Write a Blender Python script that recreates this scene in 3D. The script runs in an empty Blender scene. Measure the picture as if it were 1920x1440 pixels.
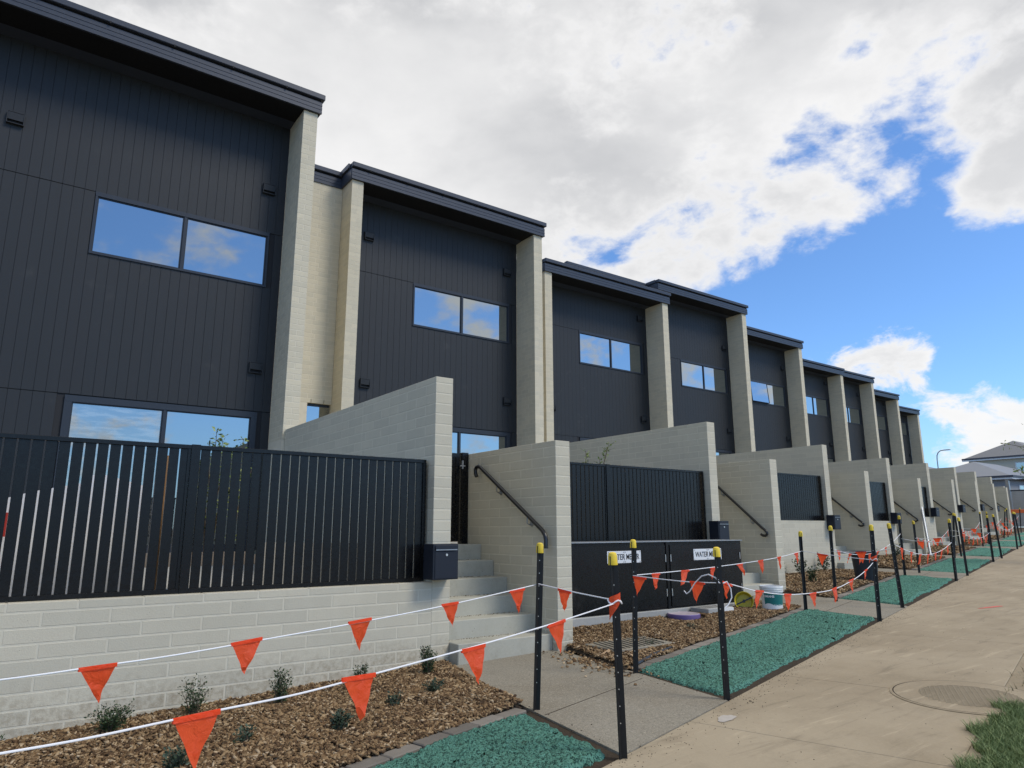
import bpy, bmesh, math, random
import numpy as np
from mathutils import Vector, Matrix
random.seed(7); RNG = np.random.default_rng(11)
R = math.radians
sc = bpy.context.scene
C = bpy.data.collections.new('place'); sc.collection.children.link(C)

# ------------------------------------------------------------------ camera
cam_d = bpy.data.cameras.new('camera'); cam = bpy.data.objects.new('camera', cam_d); C.objects.link(cam)
cam_d.sensor_width = 36.0; cam_d.lens = 1298.8/1920*36.0
cam_d.clip_start = 0.05; cam_d.clip_end = 3000
yaw, pitch, roll = R(35.846), R(11.828), R(-0.1)
fwd = Vector((math.cos(pitch)*math.sin(yaw), math.cos(pitch)*math.cos(yaw), math.sin(pitch)))
right = Vector((math.cos(yaw), -math.sin(yaw), 0)); up = right.cross(fwd)
r2 = math.cos(roll)*right + math.sin(roll)*up; u2 = -math.sin(roll)*right + math.cos(roll)*up
cam.matrix_world = Matrix(((r2.x, u2.x, -fwd.x, 0), (r2.y, u2.y, -fwd.y, 0), (r2.z, u2.z, -fwd.z, 0), (0, 0, 0, 1)))
sc.camera = cam

# ------------------------------------------------------------------ light and sky
SUN_EL, SUN_AZ = 48.0, 148.0          # azimuth clockwise from +Y; the sun stands behind the camera to the right, veiled by cloud
sun_d = bpy.data.lights.new('sun', 'SUN'); sun = bpy.data.objects.new('sun', sun_d); C.objects.link(sun)
sun_d.energy = 1.5; sun_d.angle = R(18); sun_d.color = (1.0, 0.93, 0.82)
sdir = Vector((math.cos(R(SUN_EL))*math.sin(R(SUN_AZ)), math.cos(R(SUN_EL))*math.cos(R(SUN_AZ)), math.sin(R(SUN_EL))))
sun.rotation_euler = sdir.to_track_quat('Z', 'Y').to_euler(); sun.location = (0, 0, 40)
vs = sc.view_settings; vs.view_transform = 'Standard'; vs.look = 'None'; vs.gamma = 1; vs.use_curve_mapping = False
vs.exposure = 0.46

world = bpy.data.worlds.new('World'); sc.world = world; world.use_nodes = True
nt = world.node_tree; nt.nodes.clear()
class N:
    """small node-tree helper"""
    def __init__(s, nt): s.nt = nt
    def n(s, t, **k):
        o = s.nt.nodes.new(t)
        for a, b in k.items(): setattr(o, a, b)
        return o
    def put(s, sock, v):
        if v is None: return
        if isinstance(v, bpy.types.NodeSocket): s.nt.links.new(v, sock)
        else:
            if hasattr(sock, 'default_value'):
                dv = sock.default_value
                if hasattr(dv, '__len__') and not hasattr(v, '__len__'): v = [v]*len(dv)
                if hasattr(dv, '__len__') and len(dv) == 4 and len(v) == 3: v = tuple(v)+(1,)
                sock.default_value = v
    def m(s, op, a, b=None, c=None, clamp=False):
        o = s.n('ShaderNodeMath', operation=op, use_clamp=clamp)
        s.put(o.inputs[0], a); s.put(o.inputs[1], b); s.put(o.inputs[2], c); return o.outputs[0]
    def vm(s, op, a, b=None):
        o = s.n('ShaderNodeVectorMath', operation=op); s.put(o.inputs[0], a); s.put(o.inputs[1], b)
        return o.outputs['Value'] if op in ('DOT_PRODUCT', 'LENGTH') else o.outputs[0]
    def mix(s, f, a, b):
        o = s.n('ShaderNodeMix', data_type='RGBA'); s.put(o.inputs[0], f); s.put(o.inputs[6], a); s.put(o.inputs[7], b); return o.outputs[2]
    def noise(s, vec, scale, detail=4, rough=.55, dist=0):
        o = s.n('ShaderNodeTexNoise'); s.put(o.inputs['Vector'], vec); s.put(o.inputs['Scale'], scale)
        s.put(o.inputs['Detail'], detail); s.put(o.inputs['Roughness'], rough); s.put(o.inputs['Distortion'], dist); return o.outputs[0]
    def ramp(s, f, lo, hi, a=0.0, b=1.0, smooth=True):
        o = s.n('ShaderNodeMapRange', interpolation_type='SMOOTHSTEP' if smooth else 'LINEAR')
        for i, v in enumerate((f, lo, hi, a, b)): s.put(o.inputs[i], v)
        return o.outputs[0]
w = N(nt)
geo = w.n('ShaderNodeNewGeometry')
tc = w.n('ShaderNodeTexCoord'); D = w.vm('NORMALIZE', tc.outputs['Generated'])
sky = w.n('ShaderNodeTexSky', sky_type='NISHITA'); sky.sun_disc = False
sky.sun_elevation = R(SUN_EL); sky.sun_rotation = R(SUN_AZ); sky.altitude = 600; sky.air_density = 1.0; sky.dust_density = 0.3; sky.ozone_density = 2.0
sep = w.n('ShaderNodeSeparateXYZ'); w.put(sep.inputs[0], D); dz = sep.outputs[2]
# cloud field: layered noise on the directions, thickened or thinned around a few large banks
sv = w.n('ShaderNodeCombineXYZ'); w.put(sv.inputs[0], sep.outputs[0]); w.put(sv.inputs[1], sep.outputs[1]); w.put(sv.inputs[2], w.m('MULTIPLY', dz, 1.7))
P = sv.outputs[0]
n1 = w.noise(P, 3.2, 9, .56, .25)
n2 = w.noise(w.vm('ADD', P, (3.1, 7.7, 1.3)), 9.0, 8, .6, .3)
n3 = w.noise(w.vm('ADD', P, (9.1, 2.7, 5.3)), 24.0, 6, .6, .2)
base = w.m('ADD', w.m('MULTIPLY', w.m('SUBTRACT', n1, .5), 1.5), w.m('MULTIPLY', w.m('SUBTRACT', n2, .5), .75))
base = w.m('ADD', base, w.m('MULTIPLY', w.m('SUBTRACT', n3, .5), .50))
n4 = w.noise(w.vm('ADD', P, (2.1, 6.7, 3.3)), 15.0, 9, .66, .5)
lowsky = w.ramp(dz, .34, .24)
base = w.m('ADD', base, w.m('MULTIPLY', w.m('MULTIPLY', w.m('SUBTRACT', n4, .5), 1.15), lowsky))
def azel(a, e): return (math.cos(R(e))*math.sin(R(a)), math.cos(R(e))*math.cos(R(a)), math.sin(R(e)))
def bank(a, e, rad, amp, soft=.35):   # a round bank (or gap when amp < 0) of angular radius rad degrees
    c = w.vm('DOT_PRODUCT', D, azel(a, e))
    ang = w.m('ARCCOSINE', w.m('MINIMUM', c, .99999))
    return w.ramp(ang, R(rad)*(1+soft), R(rad)*(1-soft), 0, amp)
banks = [(26, 80, 58.3, .70, .13), (63.6, 11.2, 3.6, .42, .7), (66.2, 13.0, 2.6, .30, .8), (60.8, 9.8, 2.8, .34, .8), (70.2, 7.2, 3.4, .40, .7), (73.8, 5.4, 3.0, .36, .7), (68.2, 5.0, 2.6, .34, .7), (77, 3.8, 3, .30, .6), (74.5, 25.0, 5.0, .20, .6), (24, 24, 12, .34, .4),
         (71.5, 14.0, 3.0, -.40, .5), (68.9, 10.6, 1.3, -.35, .6), (74, 9.8, 2.2, -.3, .6), (52, 14, 4, -.3, .5), (66, 18.5, 2.5, -.3, .5),
         (60.0, 28.3, 1.7, -.10, .9), (62.6, 30.3, 1.6, -.14, .9), (65.2, 34.0, 1.6, -.30, .9), (67.6, 28.2, 1.7, -.16, .9), (70.3, 25.2, 1.7, -.20, .8), (65.5, 24.0, 2.4, .14, .7), (66.5, 29.5, 6.0, -.13, .6), (72, 30, 5, -.10, .6), (49, 19.6, 3.4, .30, .5), (55, 20.6, 3.2, .30, .5), (60.5, 23.5, 3.4, .28, .5), (74.0, 23.0, 3.0, .30, .5), (43, 18.5, 3.0, .22, .6),
         (150, 20, 9, .34, .7), (128, 13, 8, .38, .7), (172, 30, 10, .30, .7), (200, 14, 14, .36, .6), (-110, 12, 14, .36, .6), (-60, 14, 12, .34, .6), (110, 25, 8, .25, .6), (143, 9, 8, .30, .6), (185, 42, 10, .2, .6)]
cov = base
for b in banks: cov = w.m('ADD', cov, bank(*b))
cov = w.m('SUBTRACT', cov, .30)
cloud = w.ramp(cov, -.07, .24)
edge = w.ramp(cov, .02, .5)
# cloud tone: bright rims, grey undersides in the thick parts
g1 = w.noise(w.vm('ADD', P, (1.7, 4.1, .3)), 2.6, 6, .5, .4)
g2 = w.noise(w.vm('ADD', P, (5.7, 2.1, 8.3)), 13, 7, .6, .2)
hi_el = w.ramp(dz, .38, .62)
tone = w.m('ADD', w.m('MULTIPLY', w.ramp(g1, .38, .68), .60), w.m('MULTIPLY', w.m('SUBTRACT', g2, .5), .35))
tone = w.m('MULTIPLY', w.m('ADD', tone, w.m('MULTIPLY', hi_el, .38)), edge, clamp=True)
ccol = w.mix(tone, (.715, .708, .70), (.395, .40, .41))
bk = w.n('ShaderNodeMix', data_type='RGBA', blend_type='MULTIPLY'); bk.inputs[0].default_value = 1
w.put(bk.inputs[6], sky.outputs[0]); w.put(bk.inputs[7], (.088, .118, .150, 1))
blue = w.mix(w.ramp(dz, .20, -.02, 0, .5), bk.outputs[2], (.30, .46, .70))
skycol = w.mix(w.m('MULTIPLY', cloud, .97), blue, ccol)
bg = w.n('ShaderNodeBackground'); w.put(bg.inputs[0], skycol); bg.inputs[1].default_value = 1.0
out = w.n('ShaderNodeOutputWorld'); nt.links.new(bg.outputs[0], out.inputs[0])

# ------------------------------------------------------------------ materials
def mat(name):
    m = bpy.data.materials.new(name); m.use_nodes = True
    nt = m.node_tree; nt.nodes.clear(); k = N(nt)
    b = k.n('ShaderNodeBsdfPrincipled'); o = k.n('ShaderNodeOutputMaterial'); nt.links.new(b.outputs[0], o.inputs[0])
    k.b = b; k.o = o; return m, k
def setp(k, **kw):
    for a, v in kw.items(): k.put(k.b.inputs[a.replace('_', ' ')], v)
def bump(k, h, strength, dist=.01):
    b = k.n('ShaderNodeBump'); k.put(b.inputs['Strength'], strength); k.put(b.inputs['Distance'], dist); k.put(b.inputs['Height'], h)
    k.put(k.b.inputs['Normal'], b.outputs[0])
def pos(k): return k.n('ShaderNodeNewGeometry').outputs['Position']
def rnd_obj(k): return k.n('ShaderNodeObjectInfo').outputs['Random']
def rnd_isl(k): return k.n('ShaderNodeNewGeometry').outputs['Random Per Island']
def c4(c): return (c[0], c[1], c[2], 1)
def scl(c, f): return (c[0]*f, c[1]*f, c[2]*f)

def simple(name, col, rough=.6, spec=.5, metal=0, var=.0, nscale=6, bmp=0, bscale=60, bdist=.004, rnd=None, rv=.12):
    m, k = mat(name); p = pos(k)
    n = k.noise(p, nscale, 5)
    c = k.mix(n, scl(col, 1-var), scl(col, 1+var)) if var else c4(col)
    if rnd:
        r = rnd_obj(k) if rnd == 'obj' else rnd_isl(k)
        mm = k.n('ShaderNodeMix', data_type='RGBA', blend_type='MULTIPLY'); mm.inputs[0].default_value = 1
        cc = k.n('ShaderNodeCombineXYZ'); f = k.ramp(r, 0, 1, 1-rv, 1+rv, False)
        for i in range(3): k.put(cc.inputs[i], f)
        k.put(mm.inputs[6], c); k.put(mm.inputs[7], cc.outputs[0]); c = mm.outputs[2]
    setp(k, Base_Color=c, Roughness=rough, Metallic=metal)
    k.b.inputs['Specular IOR Level'].default_value = spec
    if bmp: bump(k, k.noise(p, bscale, 4, .6), bmp, bdist)
    return m

def masonry(name, col, warm, rnd):
    m, k = mat(name); p = pos(k)
    r = rnd_obj(k) if rnd == 'obj' else rnd_isl(k)
    big = k.noise(p, .9, 4, .6); mid = k.noise(p, 7, 4); fine = k.noise(p, 90, 3, .7)
    c = k.mix(k.ramp(r, 0, 1, 0, 1, False), c4(scl(col, .94)), c4(scl(warm, 1.04)))
    c = k.mix(k.ramp(big, .35, .7, 0, .30), c, c4(scl(warm, .80)))
    c = k.mix(k.ramp(mid, .4, .75, 0, .20), c, c4(scl(col, 1.15)))
    sx = k.n('ShaderNodeSeparateXYZ'); k.put(sx.inputs[0], p)
    hg = k.m('SUBTRACT', sx.outputs[2], k.m('ADD', k.m('MULTIPLY', sx.outputs[0], .0235), -1.26))     # height above the street: soil splash on the lowest courses
    spl = k.m('MULTIPLY', k.ramp(k.m('ADD', hg, k.m('MULTIPLY', k.noise(p, 5, 5, .7), .35)), .22, .52, 1, 0), k.ramp(k.noise(p, 26, 4, .7), .35, .7))
    c = k.mix(k.m('MULTIPLY', spl, .55), c, c4((.22, .165, .10)))
    drip = k.n('ShaderNodeMapping'); drip.inputs['Scale'].default_value = (5, 5, .5); k.put(drip.inputs[0], p)
    c = k.mix(k.ramp(k.noise(drip.outputs[0], 1.3, 6, .65), .56, .74, 0, .22), c, c4(scl(col, .62)))
    vor = k.n('ShaderNodeTexVoronoi'); k.put(vor.inputs['Vector'], p); vor.inputs['Scale'].default_value = 48
    pit = k.ramp(vor.outputs['Distance'], .07, .14, 1, 0)
    msk = k.ramp(k.noise(p, 11, 2), .52, .62)
    pit = k.m('MULTIPLY', pit, msk)
    c = k.mix(k.m('MULTIPLY', pit, .55), c, c4(scl(col, .35)))
    c = k.mix(k.ramp(fine, .3, .8, 0, .28), c, c4(scl(col, .72)))
    setp(k, Base_Color=c, Roughness=.9); k.b.inputs['Specular IOR Level'].default_value = .25
    bump(k, k.m('SUBTRACT', fine, k.m('MULTIPLY', pit, .9)), .35, .004)
    return m
GREY, WARM = (.555, .518, .412), (.575, .530, .415)
M_block = masonry('concrete_block', GREY, WARM, 'obj'); M_block_i = masonry('concrete_block_far', GREY, WARM, 'isl')
CRM, CRW = (.62, .565, .43), (.65, .58, .43)
M_brick = masonry('cream_brick', CRM, CRW, 'obj'); M_brick_i = masonry('cream_brick_far', CRM, CRW, 'isl')
M_mortar = simple('mortar', (.60, .56, .45), .95, .2, var=.12, nscale=14, bmp=.3, bscale=150)
M_mortarb = simple('brick_mortar', (.66, .60, .47), .95, .2, var=.10, nscale=14, bmp=.3, bscale=150)

def painted(name, col, rough, var=.10, streak=.5, rnd=None):
    m, k = mat(name); p = pos(k)
    st = k.n('ShaderNodeMapping'); st.inputs['Scale'].default_value = (3, 3, .35); k.put(st.inputs[0], p)
    n = k.noise(st.outputs[0], 1.5, 5, .6); f = k.noise(p, 35, 4, .6)
    c = k.mix(n, c4(scl(col, 1-var)), c4(scl(col, 1+var)))
    if rnd:
        r = rnd_obj(k) if rnd == 'obj' else rnd_isl(k)
        c = k.mix(k.ramp(r, 0, 1, 0, .4, False), c, c4((col[0]*1.12, col[1]*1.04, col[2]*1.03)))
    dust = k.ramp(k.noise(p, 2.3, 6, .65), .58, .80)
    c = k.mix(k.m('MULTIPLY', dust, .10*streak), c, c4((.30, .28, .25)))
    setp(k, Base_Color=c, Roughness=k.ramp(f, .2, .8, rough-.06, rough+.08)); k.b.inputs['Specular IOR Level'].default_value = .30
    bump(k, f, .05, .002); return m
CH = (.0240, .0268, .0298)
M_clad = painted('charcoal_cladding', CH, .50, .10, .6, 'obj'); M_clad_i = painted('charcoal_cladding_far', CH, .50, .10, .6, 'isl')
M_gap = simple('cladding_backing', (.016, .017, .020), .8)
M_fascia = painted('fascia_steel', (.042, .051, .070), .38, .06, .3)
M_soffit = painted('soffit', (.009, .0095, .011), .7, .05, .2)
M_frame = painted('window_frame', (.030, .036, .047), .38, .05, .2)
M_fence = painted('fence_powdercoat', (.0050, .0055, .0065), .26, .10, .10, 'obj'); M_fence_i = painted('fence_powdercoat_far', (.0050, .0055, .0065), .26, .1, .10, 'isl')
M_box = painted('meter_box_steel', (.0060, .0065, .0078), .26, .15, .9)
M_mail = painted('mailbox_steel', (.016, .020, .030), .40, .05, .3)
M_black = simple('black_tube', (.010, .010, .011), .28, .6)
M_steel = simple('galvanised_steel', (.32, .34, .36), .40, .5, .7, var=.15, nscale=12)
M_silver = simple('bright_metal', (.7, .7, .68), .3, .5, .8)

def glassy(name, tint, refl, inner, inner2=None):
    m, k = mat(name); p = pos(k)
    k.nt.nodes.remove(k.b)
    df = k.n('ShaderNodeBsdfDiffuse'); gl = k.n('ShaderNodeBsdfGlossy'); mx = k.n('ShaderNodeMixShader')
    fr = k.n('ShaderNodeLayerWeight'); fr.inputs[0].default_value = .35
    gl.inputs['Roughness'].default_value = .018; gl.inputs['Color'].default_value = c4(tint)
    if inner2:
        mp = k.n('ShaderNodeMapping'); mp.inputs['Scale'].default_value = (1.2, 1, 7); k.put(mp.inputs[0], p)
        c = k.mix(k.ramp(k.noise(mp.outputs[0], 2.4, 4, .6), .42, .6), c4(inner), c4(inner2))
    else: c = c4(inner)
    k.put(df.inputs[0], c)
    f = k.m('ADD', refl, k.m('MULTIPLY', fr.outputs['Facing'], .35), clamp=True)
    k.put(mx.inputs[0], f); k.nt.links.new(df.outputs[0], mx.inputs[1]); k.nt.links.new(gl.outputs[0], mx.inputs[2])
    bp = k.n('ShaderNodeBump'); bp.inputs['Strength'].default_value = .012; bp.inputs['Distance'].default_value = .05
    k.put(bp.inputs['Height'], k.noise(p, 1.1, 2)); k.put(gl.inputs['Normal'], bp.outputs[0])
    k.nt.links.new(mx.outputs[0], k.o.inputs[0]); return m
M_glass = glassy('window_glass', (.78, .85, .88), .40, (.010, .012, .014))
M_glassc = glassy('window_glass_with_blind', (.62, .67, .69), .45, (.05, .06, .06), (.22, .21, .18))

def concrete(name, col, dark, speck=0., scale=1.0, stain=.5, agg=False, streaks=False):
    m, k = mat(name); p = pos(k)
    a = k.noise(p, .8*scale, 6, .62, .4); b = k.noise(p, 4.5*scale, 6, .65); f = k.noise(p, 60, 4, .7)
    c = k.mix(k.ramp(a, .35, .68), c4(col), c4(dark))
    c = k.mix(k.ramp(b, .50, .76, 0, stain), c, c4(scl(dark, .62)))
    c = k.mix(k.ramp(f, .35, .75, 0, .22), c, c4(scl(col, 1.25)))
    if streaks:
        mp = k.n('ShaderNodeMapping'); mp.inputs['Rotation'].default_value = (0, 0, R(-16)); mp.inputs['Scale'].default_value = (.9, 6.5, 1); k.put(mp.inputs[0], p)
        s1 = k.noise(mp.outputs[0], 1.5, 7, .68, .6)
        c = k.mix(k.ramp(s1, .53, .70, 0, .45), c, c4(scl(dark, .60)))
        c = k.mix(k.ramp(s1, .32, .44, .6, 0), c, c4(scl(col, 1.25)))
        sp = k.n('ShaderNodeTexVoronoi'); k.put(sp.inputs['Vector'], p); sp.inputs['Scale'].default_value = 16
        dots = k.m('MULTIPLY', k.ramp(sp.outputs['Distance'], .05, .11, 1, 0), k.ramp(k.noise(p, 2.3, 3), .5, .62))
        c = k.mix(k.m('MULTIPLY', dots, .75), c, c4((.07, .055, .04)))
        smud = k.ramp(k.noise(p, 1.35, 8, .72, 1.2), .60, .74)
        c = k.mix(k.m('MULTIPLY', smud, .35), c, c4((.15, .12, .09)))
    h = f
    if agg:
        v = k.n('ShaderNodeTexVoronoi'); k.put(v.inputs['Vector'], p); v.inputs['Scale'].default_value = 150
        hs = k.n('ShaderNodeSeparateColor'); k.put(hs.inputs[0], v.outputs['Color'])
        c = k.mix(k.ramp(hs.outputs[0], .62, .9, 0, .42), c, c4(scl(col, 1.7)))
        c = k.mix(k.ramp(hs.outputs[1], .70, .95, 0, .45), c, c4(scl(dark, .4)))
        h = k.m('SUBTRACT', f, v.outputs['Distance'])
    if speck:
        v = k.n('ShaderNodeTexVoronoi'); k.put(v.inputs['Vector'], p); v.inputs['Scale'].default_value = 26
        d = k.m('MULTIPLY', k.ramp(v.outputs['Distance'], .06, .12, 1, 0), k.ramp(k.noise(p, 5, 2), .5, .6))
        c = k.mix(k.m('MULTIPLY', d, speck), c, c4(scl(dark, .3)))
    setp(k, Base_Color=c, Roughness=.88); k.b.inputs['Specular IOR Level'].default_value = .3
    bump(k, h, .35, .004); return m
M_step = concrete('step_concrete', (.43, .42, .355), (.34, .325, .265), .7, 1.2, .35)
M_foot = concrete('footpath_concrete', (.365, .302, .210), (.280, .226, .150), 0, .8, .35, streaks=True)
M_path = concrete('entry_path_concrete', (.255, .232, .185), (.205, .178, .132), 0, .8, .30, agg=True)
M_plinth = concrete('plinth_concrete', (.40, .40, .38), (.30, .30, .28), .6, 1.5, .3)
M_court = concrete('courtyard_concrete', (.42, .41, .38), (.34, .33, .30), .2, 1, .3)
M_paver = simple('edging_paver', (.185, .165, .14), .9, .25, var=.22, nscale=9, bmp=.4, bscale=90, rnd='obj', rv=.28)
M_paver_i = simple('edging_paver_far', (.185, .165, .14), .9, .25, var=.22, nscale=9, rnd='isl', rv=.28)
M_soil = simple('bare_soil', (.115, .088, .060), .95, .15, var=.4, nscale=6, bmp=.9, bscale=40, bdist=.02)
M_soil2 = simple('dark_soil', (.055, .042, .030), .95, .15, var=.35, nscale=10, bmp=.9, bscale=50, bdist=.015)

def chipmat(name):
    m, k = mat(name); r = rnd_isl(k)
    cr = k.n('ShaderNodeValToRGB'); e = cr.color_ramp
    cols = [(0, (.050, .029, .015)), (.22, (.110, .064, .031)), (.45, (.180, .112, .055)), (.68, (.250, .163, .083)), (.88, (.34, .238, .13)), (1, (.48, .37, .24))]
    e.elements[0].position = 0; e.elements[0].color = c4(cols[0][1]); e.elements[1].position = 1; e.elements[1].color = c4(cols[-1][1])
    for q, cc in cols[1:-1]: el = e.elements.new(q); el.color = c4(cc)
    k.put(cr.inputs[0], r); setp(k, Base_Color=cr.outputs[0], Roughness=.85); k.b.inputs['Specular IOR Level'].default_value = .25; return m
M_chip = chipmat('wood_chip')

def tealmat():
    m, k = mat('green_hydromulch'); p = pos(k)
    a = k.noise(p, 60, 5, .7); b = k.noise(p, 2.2, 5, .6); f = k.noise(p, 120, 3, .7)
    c = k.mix(k.ramp(a, .40, .55), c4((.018, .055, .045)), c4((.130, .330, .255)))  # dark pits: shade of the small hollows put into the colour
    c = k.mix(k.ramp(b, .40, .72, 0, .4), c, c4((.085, .235, .185)))
    c = k.mix(k.ramp(f, .50, .70, 0, .6), c, c4((.24, .46, .37)))
    c = k.mix(k.ramp(k.noise(p, 9, 6, .72), .60, .74, 0, .75), c, c4((.055, .060, .038)))
    setp(k, Base_Color=c, Roughness=.95); k.b.inputs['Specular IOR Level'].default_value = .15
    bump(k, k.m('ADD', a, f), 1.0, .012); return m
M_teal = tealmat()

def leafmat(name, a, b, rough=.5):
    m, k = mat(name); r = rnd_isl(k)
    setp(k, Base_Color=k.mix(r, c4(a), c4(b)), Roughness=rough); k.b.inputs['Specular IOR Level'].default_value = .35
    try: k.b.inputs['Transmission Weight'].default_value = 0
    except Exception: pass
    return m
M_leaf = leafmat('shrub_leaf', (.018, .036, .014), (.060, .095, .034)); M_leafg = leafmat('grey_green_leaf', (.024, .045, .026), (.062, .090, .055))
M_leafy = leafmat('fresh_leaf', (.11, .18, .04), (.34, .38, .12)); M_grass = leafmat('grass_blade', (.07, .125, .035), (.25, .31, .12), .6); M_dry = leafmat('dry_grass_blade', (.22, .18, .10), (.40, .34, .20))
M_twig = simple('twig_bark', (.10, .075, .05), .9, var=.3, nscale=20)

def flagmat():
    m, k = mat('orange_flag_plastic'); p = pos(k)
    n = k.noise(p, 9, 4); c = k.mix(n, c4((.95, .085, .020)), c4((1.0, .150, .050)))
    setp(k, Base_Color=c, Roughness=.38); k.b.inputs['Specular IOR Level'].default_value = .4
    tr = k.n('ShaderNodeBsdfTranslucent'); k.put(tr.inputs[0], c); mx = k.n('ShaderNodeMixShader'); mx.inputs[0].default_value = .45
    k.nt.links.new(k.b.outputs[0], mx.inputs[1]); k.nt.links.new(tr.outputs[0], mx.inputs[2]); k.nt.links.new(mx.outputs[0], k.o.inputs[0])
    bump(k, k.noise(p, 22, 4, .6, 1.0), .8, .012); return m
M_flag = flagmat()
M_rope = simple('white_rope', (.78, .78, .80), .7)
M_post = simple('bitumen_post', (.010, .010, .0105), .42, .4, var=.5, nscale=30)
M_cap = simple('yellow_cap', (.78, .56, .045), .45, .4, var=.10, nscale=20, rnd='obj', rv=.14)
M_sign = simple('sign_enamel', (.72, .73, .74), .35, .5, var=.04); M_ink = simple('sign_ink', (.02, .02, .025), .5)
M_white = simple('white_plastic', (.76, .76, .74), .4, var=.05, nscale=8); M_yellow = simple('yellow_plastic', (.62, .50, .03), .4, var=.15, nscale=14)
M_tealp = simple('bucket_label', (.010, .16, .15), .4, var=.06); M_purple = simple('purple_plastic', (.16, .11, .27), .5, var=.2, nscale=10)
M_lidtop = simple('dusty_lid', (.38, .33, .36), .8, var=.25, nscale=12)
M_blackp = simple('black_plastic', (.016, .017, .019), .45, var=.2)
M_orange = simple('orange_plastic', (.75, .16, .04), .5, var=.1)
M_red = simple('red_print', (.45, .04, .03), .5); M_timber = simple('timber_stake', (.30, .17, .075), .8, var=.25, nscale=30)
M_wrap = simple('white_sheet', (.74, .75, .77), .6, var=.06, nscale=5)
M_roofg = simple('grey_metal_roof', (.215, .225, .245), .5, .4, var=.05, nscale=2)
M_rooftile = simple('grey_tile_roof', (.20, .20, .205), .7, .3, var=.06, nscale=3)
M_wallg = simple('grey_house_wall', (.26, .265, .275), .8, var=.05); M_wallc = simple('cream_house_wall', (.50, .47, .38), .8, var=.05); M_trimw = simple('white_trim', (.62, .64, .66), .5)
M_gutter = simple('dark_gutter', (.045, .045, .06), .5)
M_ironlid = concrete('cast_lid', (.27, .225, .155), (.22, .18, .12), 0, 2, .4)
M_chalk = simple('pale_patch', (.43, .39, .34), .9, var=.25, nscale=25); M_pink = simple('marking_paint', (.65, .13, .10), .8)
M_dirt = concrete('dry_dirt', (.33, .27, .18), (.25, .20, .13), 0, 2, .5)

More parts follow.
